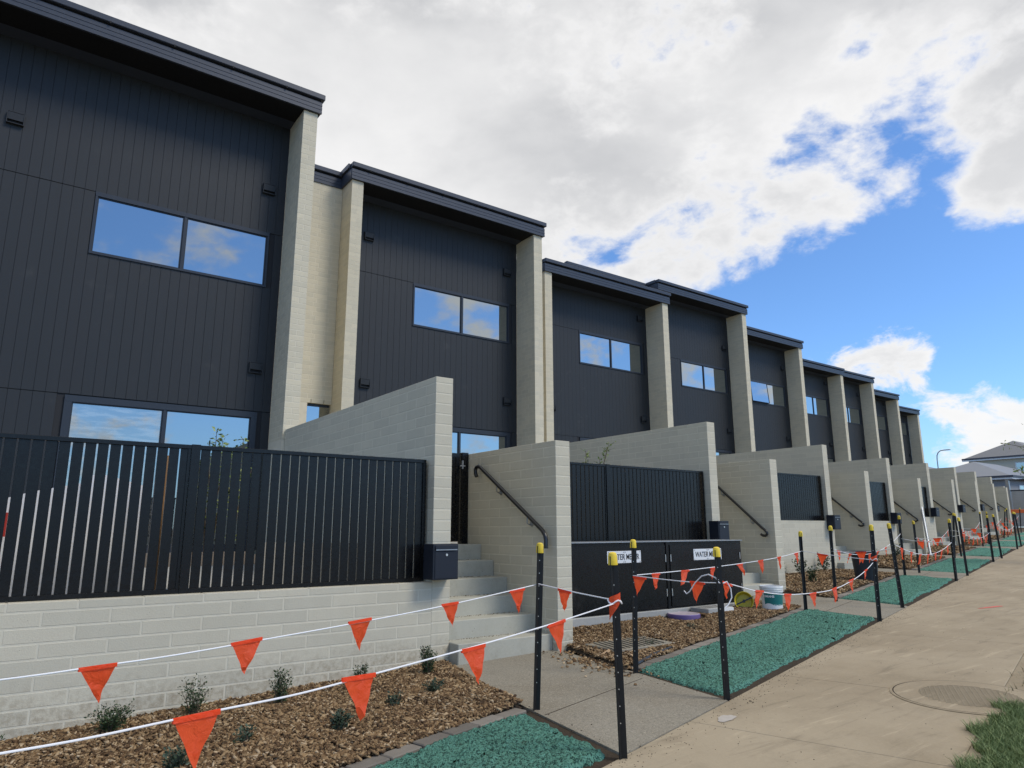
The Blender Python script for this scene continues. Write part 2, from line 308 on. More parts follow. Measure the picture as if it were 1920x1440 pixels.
# ------------------------------------------------------------------ mesh helpers
def mesh_obj(name, me, parent=None, loc=(0, 0, 0)):
    o = bpy.data.objects.new(name, me); C.objects.link(o)
    if parent is not None:
        o.parent = parent; pl = parent.get('_w', (0, 0, 0)); o.location = (loc[0]-pl[0], loc[1]-pl[1], loc[2]-pl[2])
    else: o.location = loc
    o['_w'] = tuple(float(x) for x in loc); return o
def tag(o, label=None, cat=None, group=None, kind=None):
    if label: o['label'] = label
    if cat: o['category'] = cat
    if group: o['group'] = group
    if kind: o['kind'] = kind
    return o
def thing(name, label, cat, loc=(0, 0, 0), group=None):
    o = bpy.data.objects.new(name, None); C.objects.link(o); o.location = loc; o.empty_display_size = .1
    o['_w'] = tuple(float(x) for x in loc); return tag(o, label, cat, group)
class MB:
    def __init__(s): s.v = []; s.f = []
    def box(s, x0, x1, y0, y1, z0, z1):
        b = len(s.v); s.v += [(x0,y0,z0),(x1,y0,z0),(x1,y1,z0),(x0,y1,z0),(x0,y0,z1),(x1,y0,z1),(x1,y1,z1),(x0,y1,z1)]
        s.f += [(b,b+3,b+2,b+1),(b+4,b+5,b+6,b+7),(b,b+1,b+5,b+4),(b+1,b+2,b+6,b+5),(b+2,b+3,b+7,b+6),(b+3,b,b+4,b+7)]; return s
    def obox(s, c, ax, ay, az):      # oriented box: centre and three half-axis vectors
        b = len(s.v); c = Vector(c); ax = Vector(ax); ay = Vector(ay); az = Vector(az)
        for k in (-1, 1):
            for i, j in ((-1,-1),(1,-1),(1,1),(-1,1)): s.v.append(tuple(c+i*ax+j*ay+k*az))
        s.f += [(b,b+3,b+2,b+1),(b+4,b+5,b+6,b+7),(b,b+1,b+5,b+4),(b+1,b+2,b+6,b+5),(b+2,b+3,b+7,b+6),(b+3,b,b+4,b+7)]; return s
    def tube(s, pts, r, n=10, cap=True):
        pts = [Vector(p) for p in pts]; rs = r if hasattr(r, '__len__') else [r]*len(pts); b0 = len(s.v); prev = None
        for i, p in enumerate(pts):
            d = (pts[min(i+1, len(pts)-1)]-pts[max(i-1, 0)]).normalized()
            if prev is None: a = d.orthogonal().normalized()
            else: a = (prev-d*prev.dot(d)).normalized()
            prev = a; b = d.cross(a)
            for j in range(n):
                t = 2*math.pi*j/n; s.v.append(tuple(p+rs[i]*(math.cos(t)*a+math.sin(t)*b)))
        for i in range(len(pts)-1):
            for j in range(n):
                q = b0+i*n; s.f.append((q+j, q+(j+1)%n, q+n+(j+1)%n, q+n+j))
        if cap: s.f.append(tuple(b0+j for j in range(n))[::-1]); s.f.append(tuple(b0+(len(pts)-1)*n+j for j in range(n)))
        return s
    def lathe(s, prof, n=32, c=(0, 0, 0), axis=None):
        b0 = len(s.v); c = Vector(c); M = axis.to_track_quat('Z', 'Y').to_matrix() if axis else Matrix.Identity(3)
        for r, z in prof:
            for j in range(n):
                t = 2*math.pi*j/n; s.v.append(tuple(c+M@Vector((r*math.cos(t), r*math.sin(t), z))))
        for i in range(len(prof)-1):
            for j in range(n):
                q = b0+i*n; s.f.append((q+j, q+(j+1)%n, q+n+(j+1)%n, q+n+j))
        return s
    def poly(s, pts): b = len(s.v); s.v += [tuple(p) for p in pts]; s.f.append(tuple(range(b, b+len(pts)))); return s
    def prism(s, pts, z0, z1):   # pts ccw xy; z0,z1 numbers or functions of (x,y)
        b = len(s.v); n = len(pts); f0 = z0 if callable(z0) else (lambda x, y: z0); f1 = z1 if callable(z1) else (lambda x, y: z1)
        s.v += [(x, y, f0(x, y)) for x, y in pts]+[(x, y, f1(x, y)) for x, y in pts]
        s.f.append(tuple(range(b, b+n))[::-1]); s.f.append(tuple(range(b+n, b+2*n)))
        for i in range(n): j = (i+1) % n; s.f.append((b+i, b+j, b+n+j, b+n+i))
        return s
    def build(s, name, m, parent=None, smooth=False, bevel=0, kind=None, origin=None):
        me = bpy.data.meshes.new(name); org = Vector(origin) if origin else None
        v = [tuple(Vector(p)-org) for p in s.v] if org else s.v
        me.from_pydata(v, [], s.f); me.materials.append(m)
        if bevel:
            bm = bmesh.new(); bm.from_mesh(me); bmesh.ops.bevel(bm, geom=bm.edges[:], offset=bevel, segments=1, affect='EDGES', clamp_overlap=True); bm.to_mesh(me); bm.free()
        if smooth:
            me.polygons.foreach_set('use_smooth', [True]*len(me.polygons))
            try: me.set_sharp_from_angle(angle=R(40))
            except Exception: pass
        o = mesh_obj(name, me, parent, tuple(org) if org else (0, 0, 0))
        if kind: o['kind'] = kind
        return o
_cache = {}
def block(name, x0, x1, y0, y1, z0, z1, m, parent, bev=.003):   # one brick / block / board: shares its mesh with others of the same size
    key = (round(x1-x0, 4), round(y1-y0, 4), round(z1-z0, 4), m.name, bev)
    if key not in _cache:
        b = MB().box(-key[0]/2, key[0]/2, -key[1]/2, key[1]/2, -key[2]/2, key[2]/2); me = bpy.data.meshes.new(name)
        me.from_pydata(b.v, [], b.f); me.materials.append(m)
        if bev:
            bm = bmesh.new(); bm.from_mesh(me); bmesh.ops.bevel(bm, geom=bm.edges[:], offset=bev, segments=1, affect='EDGES'); bm.to_mesh(me); bm.free()
        _cache[key] = me
    return mesh_obj(name, _cache[key], parent, ((x0+x1)/2, (y0+y1)/2, (z0+z1)/2))

def GZ(x, y=0): return -1.26+.0235*min(x, 62)          # the street climbs gently
UX, UY = 5.8, 1.43                                      # each house stands this far on from the last
E_ = [0, .25, .42, .57, .84, 1.08, 1.26, 1.33, 1.10]    # rise of the garden walls
ROOF = [6.67, 6.52, 6.42, 7.54, 7.46, 7.31, 7.87, 7.77, 7.58]
FEN = [(.645, -.465), (.90, -.21), (1.16, .17), (1.30, .21), (1.44, .39), (1.72, .74), (1.98, 1.0), (2.06, 1.08)]
ORD = ['nearest', 'second', 'third', 'fourth', 'fifth', 'sixth', 'seventh', 'eighth', 'farthest']
def jit(a): return random.uniform(-a, a)

def courses(z0, z1, h, cap=None):
    """rows from the top down"""
    out = []; z = z1
    if cap: out.append((z-cap+.01, z)); z -= cap
    while z > z0: out.append((max(z-h+.01, z0), z)); z -= h
    return out
def row_spans(a, b, L, off, g=.01):
    """lengthwise pieces between a and b, first piece shortened when off"""
    out = []; p = a
    ln = L if not off else (L+g)/2-g
    while p < b-.02:
        q = min(p+ln, b)
        if b-q < .05: q = b
        out.append((p, q)); p = q+g; ln = L
    return out
def wall_pieces(parent, m, mi, single, name, runs):
    """runs: list of boxes. single=True makes each one an object"""
    if single:
        for r in runs:
            j = .0012; block(name, *r, m, parent, .003)
    else:
        mb = MB()
        for r in runs: mb.box(*r)
        mb.build({'block': 'blockwork', 'brick': 'brickwork'}[name], mi, parent, kind='stuff')

def wall_along_y(x0, x1, y0, y1, z0, z1, L=.39, H=.10, cap=.065, joints=(), core=True, zlow=None, ysplit=None):
    runs = []
    segs = []; a = y0
    for j in list(joints)+[y1]: segs.append((a, j-.006 if j != y1 else j)); a = j+.006
    for i, (za, zb) in enumerate(courses(z0, z1, H, cap)):
        for (sa, sb) in segs:
            for (a, b) in row_spans(sa, sb, L, i % 2):
                if ysplit and zb < zlow and a > ysplit: continue
                runs.append((x0, x1, a, b, za, zb))
    return runs
def wall_along_x(x0, x1, y0, y1, z0, z1, L=.39, H=.10, cap=.065):
    runs = []
    for i, (za, zb) in enumerate(courses(z0, z1, H, cap)):
        for (a, b) in row_spans(x0, x1, L, i % 2): runs.append((a, b, y0, y1, za, zb))
    return runs

# ------------------------------------------------------------------ ground, footpath, paths, beds
FY = lambda x: 2.2+.257*x            # verge side of the footpath
FR = lambda x: .767+.2475*x          # kerb side of the footpath
EY = lambda x: 3.18+.262*x           # house side of the green strips
g = MB()
xs = [-60, -20, 0, 20, 40, 62, 120, 400, 1200]
ys = [-400, -60, 0, 20, 60, 400, 1200]
for x in xs:
    for y in ys: g.v.append((x, y, GZ(x)-.13))
for i in range(len(xs)-1):
    for j in range(len(ys)-1): a = i*len(ys)+j; g.f.append((a, a+len(ys), a+len(ys)+1, a+1))
tag(g.build('ground', M_soil), kind='structure')
def slab(name, pts, m, h=.02, lift=0, nm=None, kind='structure', label=None):
    o = MB().prism(pts, lambda x, y: GZ(x)-.06, lambda x, y: GZ(x)+lift).build(name, m); tag(o, kind=kind); return o
# footpath in slabs with tooled joints
fp = tag(thing('footpath', None, None, (0, 0, 0)), kind='structure')
cuts = [-8, -5.3, -2.9, -.35, 1.95, 3.62, 5.15, 7.6, 10, 12.5, 15, 17.5, 20, 22.5, 25, 28, 31, 34, 38, 42, 46, 50, 56, 62]
for a, b in zip(cuts[:-1], cuts[1:]):
    s = .42   # joints run square to the path
    pts = [(a+.002+s*.9, FR(a+s*.9)), (b-.002+s*.9, FR(b+s*.9)), (b-.002, FY(b)), (a+.002, FY(a))]
    o = MB().prism(pts, lambda x, y: GZ(x)-.06, lambda x, y: GZ(x)).build('slab', M_foot, fp, bevel=.004)
# entry paths from steps to footpath
for k in range(-1, 8):
    ox, oy = UX*k, UY*k
    P0 = [(3.42, 5.55), (3.32, 5.50), (3.04, 4.03), (2.86, 2.93)]
    pts = [(ox+2.86, FY(ox+2.86)+.004), (ox+4.20, FY(ox+4.20)+.004), (ox+4.36, oy+4.28), (ox+4.52, oy+5.42), (ox+4.49, oy+5.56), (ox+3.36, oy+5.72), (ox+3.03, oy+4.02)]
    nm = tag(MB().prism(pts, lambda x, y: GZ(x)-.06, lambda x, y: GZ(x)+.004).build('entry_path', M_path), kind='structure')
    if k in (0, 1, 2):
        mid = oy+3.95   # tooled joint across the path
        MB().obox((ox+3.63, mid+.02, GZ(ox+3.63)+.0045), (.62, .16, .014), (-.001, .0035, 0), (0, 0, .0004)).build('joint', M_soil2, nm, origin=None)
# edging pavers between beds and green strips, one per unit
def edging(k):
    x0, x1 = UX*k-1.35, UX*k+3.02
    e = tag(thing('edging_kerb', None, None, (x0, EY(x0), GZ(x0))), kind='structure')
    sl = math.atan(.262); dx = .235*math.cos(sl)
    n = int((x1-x0)/dx); mb = MB()
    for i in range(n):
        x = x0+dx*(i+.5); y = EY(x)+.055+jit(.006); ax = Vector((math.cos(sl), math.sin(sl), .0235))*.112; ay = Vector((-math.sin(sl), math.cos(sl), 0))*.052
        a = jit(.03); rot = Matrix.Rotation(a, 3, 'Z'); z = GZ(x)-.012+jit(.005)
        if k in (0, 1, 2):
            o = MB().obox((0, 0, 0), rot@ax, rot@ay, (0, 0, .03)).build('paver', M_paver, None, bevel=.006)
            o.parent = e; o.location = Vector((x, y, z))-e.location; o['_w'] = (x, y, z)
        else: mb.obox((x, y, z), rot@ax, rot@ay, (0, 0, .03))
    if k not in (0, 1, 2): mb.build('pavers', M_paver_i, e, kind='stuff')
for k in range(0, 8): edging(k)

# value noise for displaced sheets
def vnoise(x, y, seed=0):
    xi = np.floor(x).astype(int); yi = np.floor(y).astype(int); xf = x-xi; yf = y-yi
    u = xf*xf*(3-2*xf); v = yf*yf*(3-2*yf)
    def h(a, b): 
        n = np.sin(a*127.1+b*311.7+seed*74.7)*43758.5453; return n-np.floor(n)
    return (h(xi, yi)*(1-u)+h(xi+1, yi)*u)*(1-v)+(h(xi, yi+1)*(1-u)+h(xi+1, yi+1)*u)*v
def np_mesh(name, V, F, m, parent=None, kind=None, smooth=False):
    me = bpy.data.meshes.new(name); V = np.asarray(V, np.float32); F = np.asarray(F, np.int32); nf, k = F.shape
    me.vertices.add(len(V)); me.vertices.foreach_set('co', V.ravel()); me.loops.add(nf*k); me.loops.foreach_set('vertex_index', F.ravel())
    me.polygons.add(nf); me.polygons.foreach_set('loop_start', np.arange(0, nf*k, k, dtype=np.int32))
    try: me.polygons.foreach_set('loop_total', np.full(nf, k, np.int32))
    except Exception: pass
    if smooth: me.polygons.foreach_set('use_smooth', np.ones(nf, bool))
    me.update(calc_edges=True); me.validate(); me.materials.append(m); o = mesh_obj(name, me, parent)
    if kind: o['kind'] = kind
    return o
# green hydromulch strips
def strip(k, res):
    # corner points: near verge, near footpath, far footpath, far verge
    ox, oy = UX*k, UY*k
    nx = int(4.35/res); ny = int(1.08/res)
    u, v = np.meshgrid(np.linspace(0, 1, nx), np.linspace(0, 1, ny), indexing='ij')
    xa0, xa1 = ox-1.60, ox-1.42; xb0, xb1 = ox+2.84, ox+3.03     # v=0 at footpath, v=1 at edging
    X = (xa0*(1-v)+xa1*v)*(1-u)+(xb0*(1-v)+xb1*v)*u
    Y = (2.2+.257*X)*(1-v)+(3.18+.262*X)*v
    fq = 1.0
    h = .012*vnoise(X*34, Y*34, 1)+.020*RNG.random(X.shape)*(vnoise(X*52, Y*52, 2)) +.010*vnoise(X*9, Y*9, 3)+.012*vnoise(X*2.3, Y*2.3, 4)
    L = 4.4; W = 1.0
    d = np.minimum.reduce([u*L, (1-u)*L, v*W, (1-v)*W*1.4+.05])
    wob = .045*vnoise(X*6, Y*6, 5)+.06*vnoise(X*1.7, Y*1.7, 6)+.035*vnoise(X*22, Y*22, 8)
    lowv = np.clip(1-v*W/.25, 0, 1); wob = wob+lowv*(.11*vnoise(X*1.3+5, Y*1.3, 31)+.05*vnoise(X*4.1, Y*4.1, 32)-.03)
    thin = vnoise(X*1.6+9, Y*1.6, 41)*.6+vnoise(X*7, Y*7, 42)*.4; h = h*np.clip((thin-.12)*4, .15, 1)
    e = np.clip((d-wob*.9)/.03, -1, 1)
    bare = (vnoise(X*13, Y*13, 43)+.8*vnoise(X*31, Y*31, 44) < .30) & (thin < .5); e = np.where(bare, -1, e)
    Z = -1.26+.0235*X+np.where(e > 0, -.004+h*np.clip(e, 0, 1)+.004*e, -.03)
    V = np.stack([X, Y, Z], -1).reshape(-1, 3)
    idx = np.arange(nx*ny).reshape(nx, ny); F = np.stack([idx[:-1, :-1], idx[1:, :-1], idx[1:, 1:], idx[:-1, 1:]], -1).reshape(-1, 4)
    keep = (e[:-1, :-1] > -.9).reshape(-1); F = F[keep]
    o = np_mesh('green_hydromulch', V, F, M_teal, kind='stuff', smooth=False)
    soil = tag(MB().prism([(ox-1.60, FY(ox-1.60)+.003), (ox+2.85, FY(ox+2.85)+.003), (ox+3.03, EY(ox+3.03)), (ox-1.42, EY(ox-1.42))], lambda x, y: GZ(x)-.06, lambda x, y: GZ(x)-.008).build('strip_soil', M_soil2), kind='structure')
for k, res in ((0, .010), (1, .011), (2, .017), (3, .03), (4, .04), (5, .05), (6, .06), (7, .08)): strip(k, res)

# bark beds: sheet of soil plus loose chips
def bedz(k, X, Y):
    ox, oy = UX*k, UY*k
    t = np.clip((Y-(3.30+.262*X))/1.5, 0, 1)
    return -1.26+.0235*X+.005-t*np.clip(.075-.018*X, 0, .075)*(k == 0)+.022*t*(k != 0)+.030*vnoise(X*1.9+3, Y*1.9, 21)+.012*vnoise(X*6, Y*6, 22)
def bed(k, n, size):
    ox, oy = UX*k, UY*k
    xl = ox-1.16; yw = 5.72+oy-.0 if k == 0 else 5.80+oy
    nx, ny = (110, 70) if k < 2 else (50, 34)
    u, v = np.meshgrid(np.linspace(0, 1, nx), np.linspace(0, 1, ny), indexing='ij')
    X0 = ox-1.42; 
    def bxy(u, v):
        Xr = ox+3.03+.34*v; Xl = ox-1.45+.33*np.clip(v*2, 0, 1)
        X = Xl*(1-u)+Xr*u; Yb = 3.285+.262*X; Y = Yb*(1-v)+yw*v; return X, Y
    X, Y = bxy(u, v); Z = bedz(k, X, Y)
    edge = np.minimum.reduce([v*2.0, (1-u)*4, u*4+.0*u]); Z = Z-np.clip(.03-edge, 0, .03)*.9-.004
    V = np.stack([X, Y, Z], -1).reshape(-1, 3); idx = np.arange(nx*ny).reshape(nx, ny)
    F = np.stack([idx[:-1, :-1], idx[1:, :-1], idx[1:, 1:], idx[:-1, 1:]], -1).reshape(-1, 4)
    tag(np_mesh('garden_bed', V, F, M_soil2, smooth=True), kind='structure')
    U = RNG.random(n); W = RNG.random(n); X, Y = bxy(U*1.0, W)
    keep = np.ones(n, bool)
    if k == 1:
        keep &= ~((X > 4.95) & (X < 8.5) & (Y > 6.17))
        keep &= ~(((X-4.80) > 0.02) & (X < 5.55) & (np.abs(Y-5.12) < .19) & (RNG.random(n) < .86))
        keep &= ~(((X-6.92)**2+(Y-6.0)**2) < .27**2)
    X = X[keep]; Y = Y[keep]; n = len(X); Z = bedz(k, X, Y)+RNG.random(n)*.016
    L = size*(.25+1.25*RNG.random(n)**2); Wd = L*(.22+.35*RNG.random(n)); T = .0025+.004*RNG.random(n)
    yw_ = RNG.random(n)*2*np.pi; tl = (RNG.random(n)-.5)*1.1; rl = (RNG.random(n)-.5)*1.3
    a = np.stack([np.cos(yw_)*np.cos(tl), np.sin(yw_)*np.cos(tl), np.sin(tl)], -1)
    b = np.stack([-np.sin(yw_)*np.cos(rl), np.cos(yw_)*np.cos(rl), np.sin(rl)], -1); c = np.cross(a, b)
    P = np.stack([X, Y, Z], -1)
    sk = (RNG.random((n, 4))*.5+.6); corners = []
    for q, (i, j) in enumerate(((-1, -1), (1, -1), (1, 1), (-1, 1))):
        corners.append(P+a*(i*L*.5*sk[:, q])[:, None]+b*(j*Wd*.5*sk[:, (q+1) % 4])[:, None])
    Vt = [q+c*T[:, None] for q in corners]; Vb = [q-c*T[:, None] for q in corners]
    V = np.stack(Vb+Vt, 1).reshape(-1, 3)
    base = np.arange(n)[:, None]*8
    fs = np.array([(0, 3, 2, 1), (4, 5, 6, 7), (0, 1, 5, 4), (1, 2, 6, 5), (2, 3, 7, 6), (3, 0, 4, 7)])
    F = (base[:, :, None]+fs[None]).reshape(-1, 4)
    np_mesh('bark_chips', V, F, M_chip, kind='stuff')
bed(0, 62000, .038); bed(1, 56000, .033); bed(2, 14000, .055); bed(3, 4500, .09)
for k, n in ((4, 2200), (5, 1400), (6, 900), (7, 600)): bed(k, n, .12)

# ------------------------------------------------------------------ garden walls
for k in range(0, 9):
    ox, oy, e = UX*k, UY*k, E_[k]; single = k < 2
    x0, x1 = 3.22+ox, 3.41+ox
    if k < 8:
        t = thing('garden_wall', ['tall pale block wall nearest the camera, its end behind the first mailbox', 'tall pale block wall behind the black meter cabinet and second mailbox'][k] if k < 2 else
                  '%s tall pale block fin wall from the camera, left of its steps' % ORD[k], 'wall', (x0, oy+5.7, GZ(x0)), 'tall garden fin walls')
        zc = FEN[k][1]-.06; cj = 7.39+oy if k == 0 else 7.46+oy
        runs = wall_along_y(x0, x1, 5.70+oy, 10.145+oy, GZ(x0)-.12, 1.44+e, joints=(cj,), ysplit=6.1+oy, zlow=zc)
        wall_pieces(t, M_block, M_block_i, single, 'block', runs)
        mb = MB().box(x0+.0018, x1-.0018, 5.702+oy, 6.10+oy, GZ(x0)-.15, 1.437+e).box(x0+.0018, x1-.0018, 6.1005+oy, 10.14+oy, zc, 1.437+e); mb.build('mortar', M_mortar, t)
    # low wall right of the steps
    if k < 8:
        a, b = 4.49+ox, 4.68+ox
        t = thing('garden_wall', ['low pale block wall with handrail, between first steps and meter cabinet', 'low pale block wall with handrail right of the meter cabinet'][k] if k < 2 else
                  '%s low block wall from the camera, carrying a handrail' % ORD[k], 'wall', (a, oy+5.46, GZ(a)), 'low walls beside the steps')
        runs = wall_along_y(a, b, 5.46+oy, 7.35+oy, GZ(a)-.12, .89+e); wall_pieces(t, M_block, M_block_i, single, 'block', runs)
        MB().box(a+.0018, b-.0018, 5.462+oy, 7.345+oy, GZ(a)-.15, .887+e).build('mortar', M_mortar, t)
    else:
        t = thing('garden_wall', 'last and farthest pale block wall at the end of the row', 'wall', (x0, oy+5.7, GZ(x0)))
        runs = wall_along_y(x0, x1, 5.70+oy, 10.1+oy, GZ(x0)-.12, 2.52); wall_pieces(t, M_block, M_block_i, False, 'block', runs)
        MB().box(x0+.0018, x1-.0018, 5.702+oy, 10.09+oy, GZ(x0)-.15, 2.517).build('mortar', M_mortar, t)
    # front wall below the fence
    if k < 8:
        fx0 = -1.11+ox; fx1 = 3.22+ox-.002; y0 = 5.701+oy; zt = FEN[k][1]-.003
        t = thing('front_wall', ['low grey block wall under the nearest slatted fence, bark bed before it', 'low block wall hidden behind the black meter cabinet'][k] if k < 2 else
                  'low block wall under the %s black slat fence' % ORD[k], 'wall', (fx0, y0, GZ(fx0)), 'block walls under the fences')
        runs = wall_along_x(fx0, fx1, y0, y0+.19, GZ(fx0)-.1, zt); wall_pieces(t, M_block, M_block_i, k == 0, 'block', runs)
        MB().box(fx0+.004, fx1+.0018, y0+.0018, y0+.1865, GZ(fx0)-.15, zt-.003).build('mortar', M_mortar, t)

# ------------------------------------------------------------------ courtyards, steps, gates, rails, mailboxes, fences
for k in range(0, 8):
    ox, oy, e = UX*k, UY*k, E_[k]
    zl = -.17+e
    cg = MB().prism([(ox-1.1, oy+5.91), (ox+3.215, oy+5.91), (ox+3.215, oy+10.80), (ox-1.1, oy+10.80)], GZ(ox)-.1, FEN[k][1]-.04); tag(cg.build('courtyard_paving', M_court), kind='structure')
    # steps
    t = thing('front_steps', ['concrete front steps beside the nearest mailbox'][0] if k == 0 else '%s flight of concrete front steps from the camera' % ORD[k], 'steps', (ox+3.41, oy+5.54, GZ(ox+3.41)), 'concrete front steps')
    z_g = GZ(ox+3.9); n = 6 if k == 0 else max(4, round((zl-z_g)/.17)); r = (zl-z_g)/n
    for i in range(n):
        ys = oy+5.545+.255*i; zt = z_g+r*(i+1)
        yb = ys+.29 if i < n-1 else oy+12.05
        MB().box(ox+3.412, ox+4.488, ys, yb, z_g-.1 if i == 0 else zt-r-.06, zt).build('step', M_step, t, bevel=.006)
    # gate
    t = thing('side_gate', 'black slatted gate at the top of the nearest steps' if k == 0 else 'black gate atop the %s flight of steps' % ORD[k], 'gate', (ox+3.5, oy+7.12, zl), 'black gates at the tops of the steps')
    gy = oy+7.14; zt = .905+e
    MB().box(ox+4.40, ox+4.487, gy-.03, gy+.05, zl, zt).build('gate_post', M_fence, t, bevel=.003)
    MB().box(ox+3.413, ox+3.46, gy-.03, gy+.05, zl, zt).build('gate_post', M_fence, t, bevel=.003)
    fr = MB().box(ox+3.47, ox+3.52, gy, gy+.04, zl+.03, zt-.01).box(ox+4.33, ox+4.38, gy, gy+.04, zl+.03, zt-.01).box(ox+3.5205, ox+4.3295, gy, gy+.04, zt-.06, zt-.01).box(ox+3.5205, ox+4.3295, gy, gy+.04, zl+.03, zl+.08); fr.build('gate_frame', M_fence, t)
    for i in range(10): MB().box(ox+3.527+.0805*i, ox+3.600+.0805*i, gy+.008, gy+.028, zl+.081, zt-.061).build('slat', M_fence, t)
    if k < 3:
        MB().box(ox+4.385, ox+4.40, gy-.055, gy-.032, zt-.20, zt-.10).box(ox+4.36, ox+4.43, gy-.05, gy-.034, zt-.17, zt-.155).build('latch', M_steel, t)
    # handrail
    t = thing('handrail', 'black tube handrail on the low wall beside the nearest steps' if k == 0 else 'black tube handrail beside the %s flight of steps' % ORD[k], 'handrail', (ox+4.42, oy+5.6, e-.1), 'black handrails')
    X = ox+4.425
    if k == 0: pts = [(6.835, .60), (6.855, .64), (6.86, .68), (6.84, .705), (6.80, .715), (6.76, .705), (6.72, .68), (5.66, .02), (5.60, -.02), (5.565, -.06), (5.55, -.11), (5.55, -.19)]
    else: pts = [(6.835, .60), (6.855, .64), (6.86, .68), (6.84, .705), (6.80, .715), (6.76, .705), (6.72, .68), (5.66, -.23), (5.60, -.275), (5.565, -.31), (5.565, -.345), (5.60, -.365), (5.65, -.36), (5.68, -.34)]
    MB().tube([(X, oy+y, e+z) for y, z in pts], .0215, 12).build('rail', M_black, t, smooth=True)
    sl = (.66-pts[7][1])/(6.69-5.66)
    for yy in (6.42, 5.86):
        zz = e+.66-(6.69-yy)*sl
        MB().tube([(ox+4.488, oy+yy, zz-.09), (ox+4.46, oy+yy, zz-.10), (X, oy+yy, zz-.085), (X, oy+yy, zz-.02)], .006, 6).lathe([(.001, 0), (.03, 0), (.03, .006), (.001, .006)], 12, (ox+4.489, oy+yy, zz-.09), Vector((-1, 0, 0))).build('bracket', M_steel, t, smooth=True)
    # mailbox
    mz = -.44+e; x0, x1 = ox+3.125, ox+3.385; y0, y1 = oy+5.52, oy+5.698
    t = thing('mailbox', 'dark blue-grey mailbox with silver lock on the nearest wall end' if k == 0 else 'dark mailbox on the %s fin wall end' % ORD[k], 'mailbox', (x0, y0, mz), 'mailboxes on the wall ends')
    MB().box(x0, x1, y0, y1, mz, mz+.31).build('body', M_mail, t, bevel=.004)
    MB().box(x0+.018, x1-.018, y0-.006, y0-.0005, mz+.012, mz+.245).build('door', M_mail, t, bevel=.002)
    MB().box(x0+.018, x1-.018, y0-.012, y0-.0005, mz+.262, mz+.298).build('flap', M_mail, t, bevel=.003)
    MB().box(x0+.02, x1-.02, y0-.018, y0-.0125, mz+.255, mz+.264).build('flap_lip', M_steel if k < 3 else M_mail, t)
    MB().lathe([(.0005, .004), (.011, .004), (.012, 0)], 12, (x0+.135, y0-.0065, mz+.215), Vector((0, -1, 0))).build('lock', M_silver, t)
    # fence
    zt, zb = FEN[k]; fy = oy+5.81 if k < 2 else oy+5.79; xa = -1.10+ox; xb = ox+3.195
    t = thing('slat_fence', ['black slatted metal fence on the nearest low wall', 'black slatted metal fence rising behind the water meter cabinet'][k] if k < 2 else '%s black slatted fence panel from the camera' % ORD[k], 'fence', (xa, fy, zb), 'black slat fences on block walls')
    MB().box(xa, xb, fy-.004, fy+.044, zt-.032, zt).build('top_rail', M_fence, t, bevel=.002)
    MB().box(xa, xb, fy-.004, fy+.044, zb, zb+.032).build('bottom_rail', M_fence, t, bevel=.002)
    MB().box(xb-.033, xb-.001, fy-.006, fy+.07, zb+.0325, zt-.0325).build('end_post', M_fence, t)
    px = ox+1.126 if k == 0 else ox+1.075
    MB().box(px, px+.066, fy-.012, fy+.054, zb-.001, zt+.004).build('post', M_fence, t, bevel=.002)
    sl = []
    x = px-.079*28-.004
    while x < px-.05: sl.append(x+.011); x += .079
    x = px+.066
    while x < xb-.1: sl.append(x+.010); x += .079
    mb = MB()
    for x in sl:
        if x < xa+.01: continue
        wd = .0665
        if x < px and x+wd > px-.003: continue
        if k < 2: block('slat', x, x+wd, fy+.008, fy+.026, zb+.0325, zt-.0325, M_fence, t, .0015)
        else: mb.box(x, x+wd, fy+.008, fy+.026, zb+.0325, zt-.0325)
    if k >= 2: mb.build('slats', M_fence_i, t, kind='stuff')
    MB().box(px-.022, px-.002, fy, fy+.03, zb+.0325, zt-.0325).build('panel_stile', M_fence, t)

# water meter cabinet
t = thing('meter_cabinet', 'long black water meter cabinet with two white signs, on a concrete plinth', 'cabinet', (4.9, 6.2, -1.1))
X0, X1, Y0, Y1 = 4.98, 8.46, 6.215, 6.68; ZB, ZT = -.985, -.165
MB().box(X0, X1, Y0+.012, Y1, ZB, ZT).build('housing', M_box, t, bevel=.004)
MB().box(X0-.01, X1+.012, Y0-.012, Y1+.01, ZT, ZT+.012).build('lid', M_steel, t, bevel=.002)
MB().box(X0-.08, X1+.05, Y0-.03, Y1+.02, -1.3, ZB).build('plinth', M_plinth, t, bevel=.008)
for (a, b) in ((5.30, 6.885), (6.975, 8.40)):
    MB().box(a, b, Y0-.006, Y0+.0115, ZB+.03, ZT-.035).build('door', M_box, t, bevel=.003)
    for hx in (a+.004, b-.004):
        for hz in (ZT-.20, ZB+.20): MB().tube([(hx, Y0-.012, hz-.045), (hx, Y0-.012, hz+.045)], .006, 8).build('hinge', M_silver, t)
for hz in (ZT-.37,): MB().box(6.905, 6.955, Y0-.004, Y0+.0115, ZB+.0, ZT-.0).build('mullion', M_box, t)
def text_mesh(body, size, loc, parent, m, name='lettering', align='CENTER', ext=.0015, bold=.0):
    cu = bpy.data.curves.new(name, 'FONT'); cu.body = body; cu.size = size; cu.align_x = align; cu.align_y = 'CENTER'; cu.extrude = ext; cu.offset = bold
    tmp = bpy.data.objects.new(name, cu); C.objects.link(tmp); bpy.context.view_layer.update()
    me = bpy.data.meshes.new_from_object(tmp.evaluated_get(bpy.context.evaluated_depsgraph_get())); C.objects.unlink(tmp); bpy.data.objects.remove(tmp)
    me.name = name; me.materials.clear(); me.materials.append(m); return me
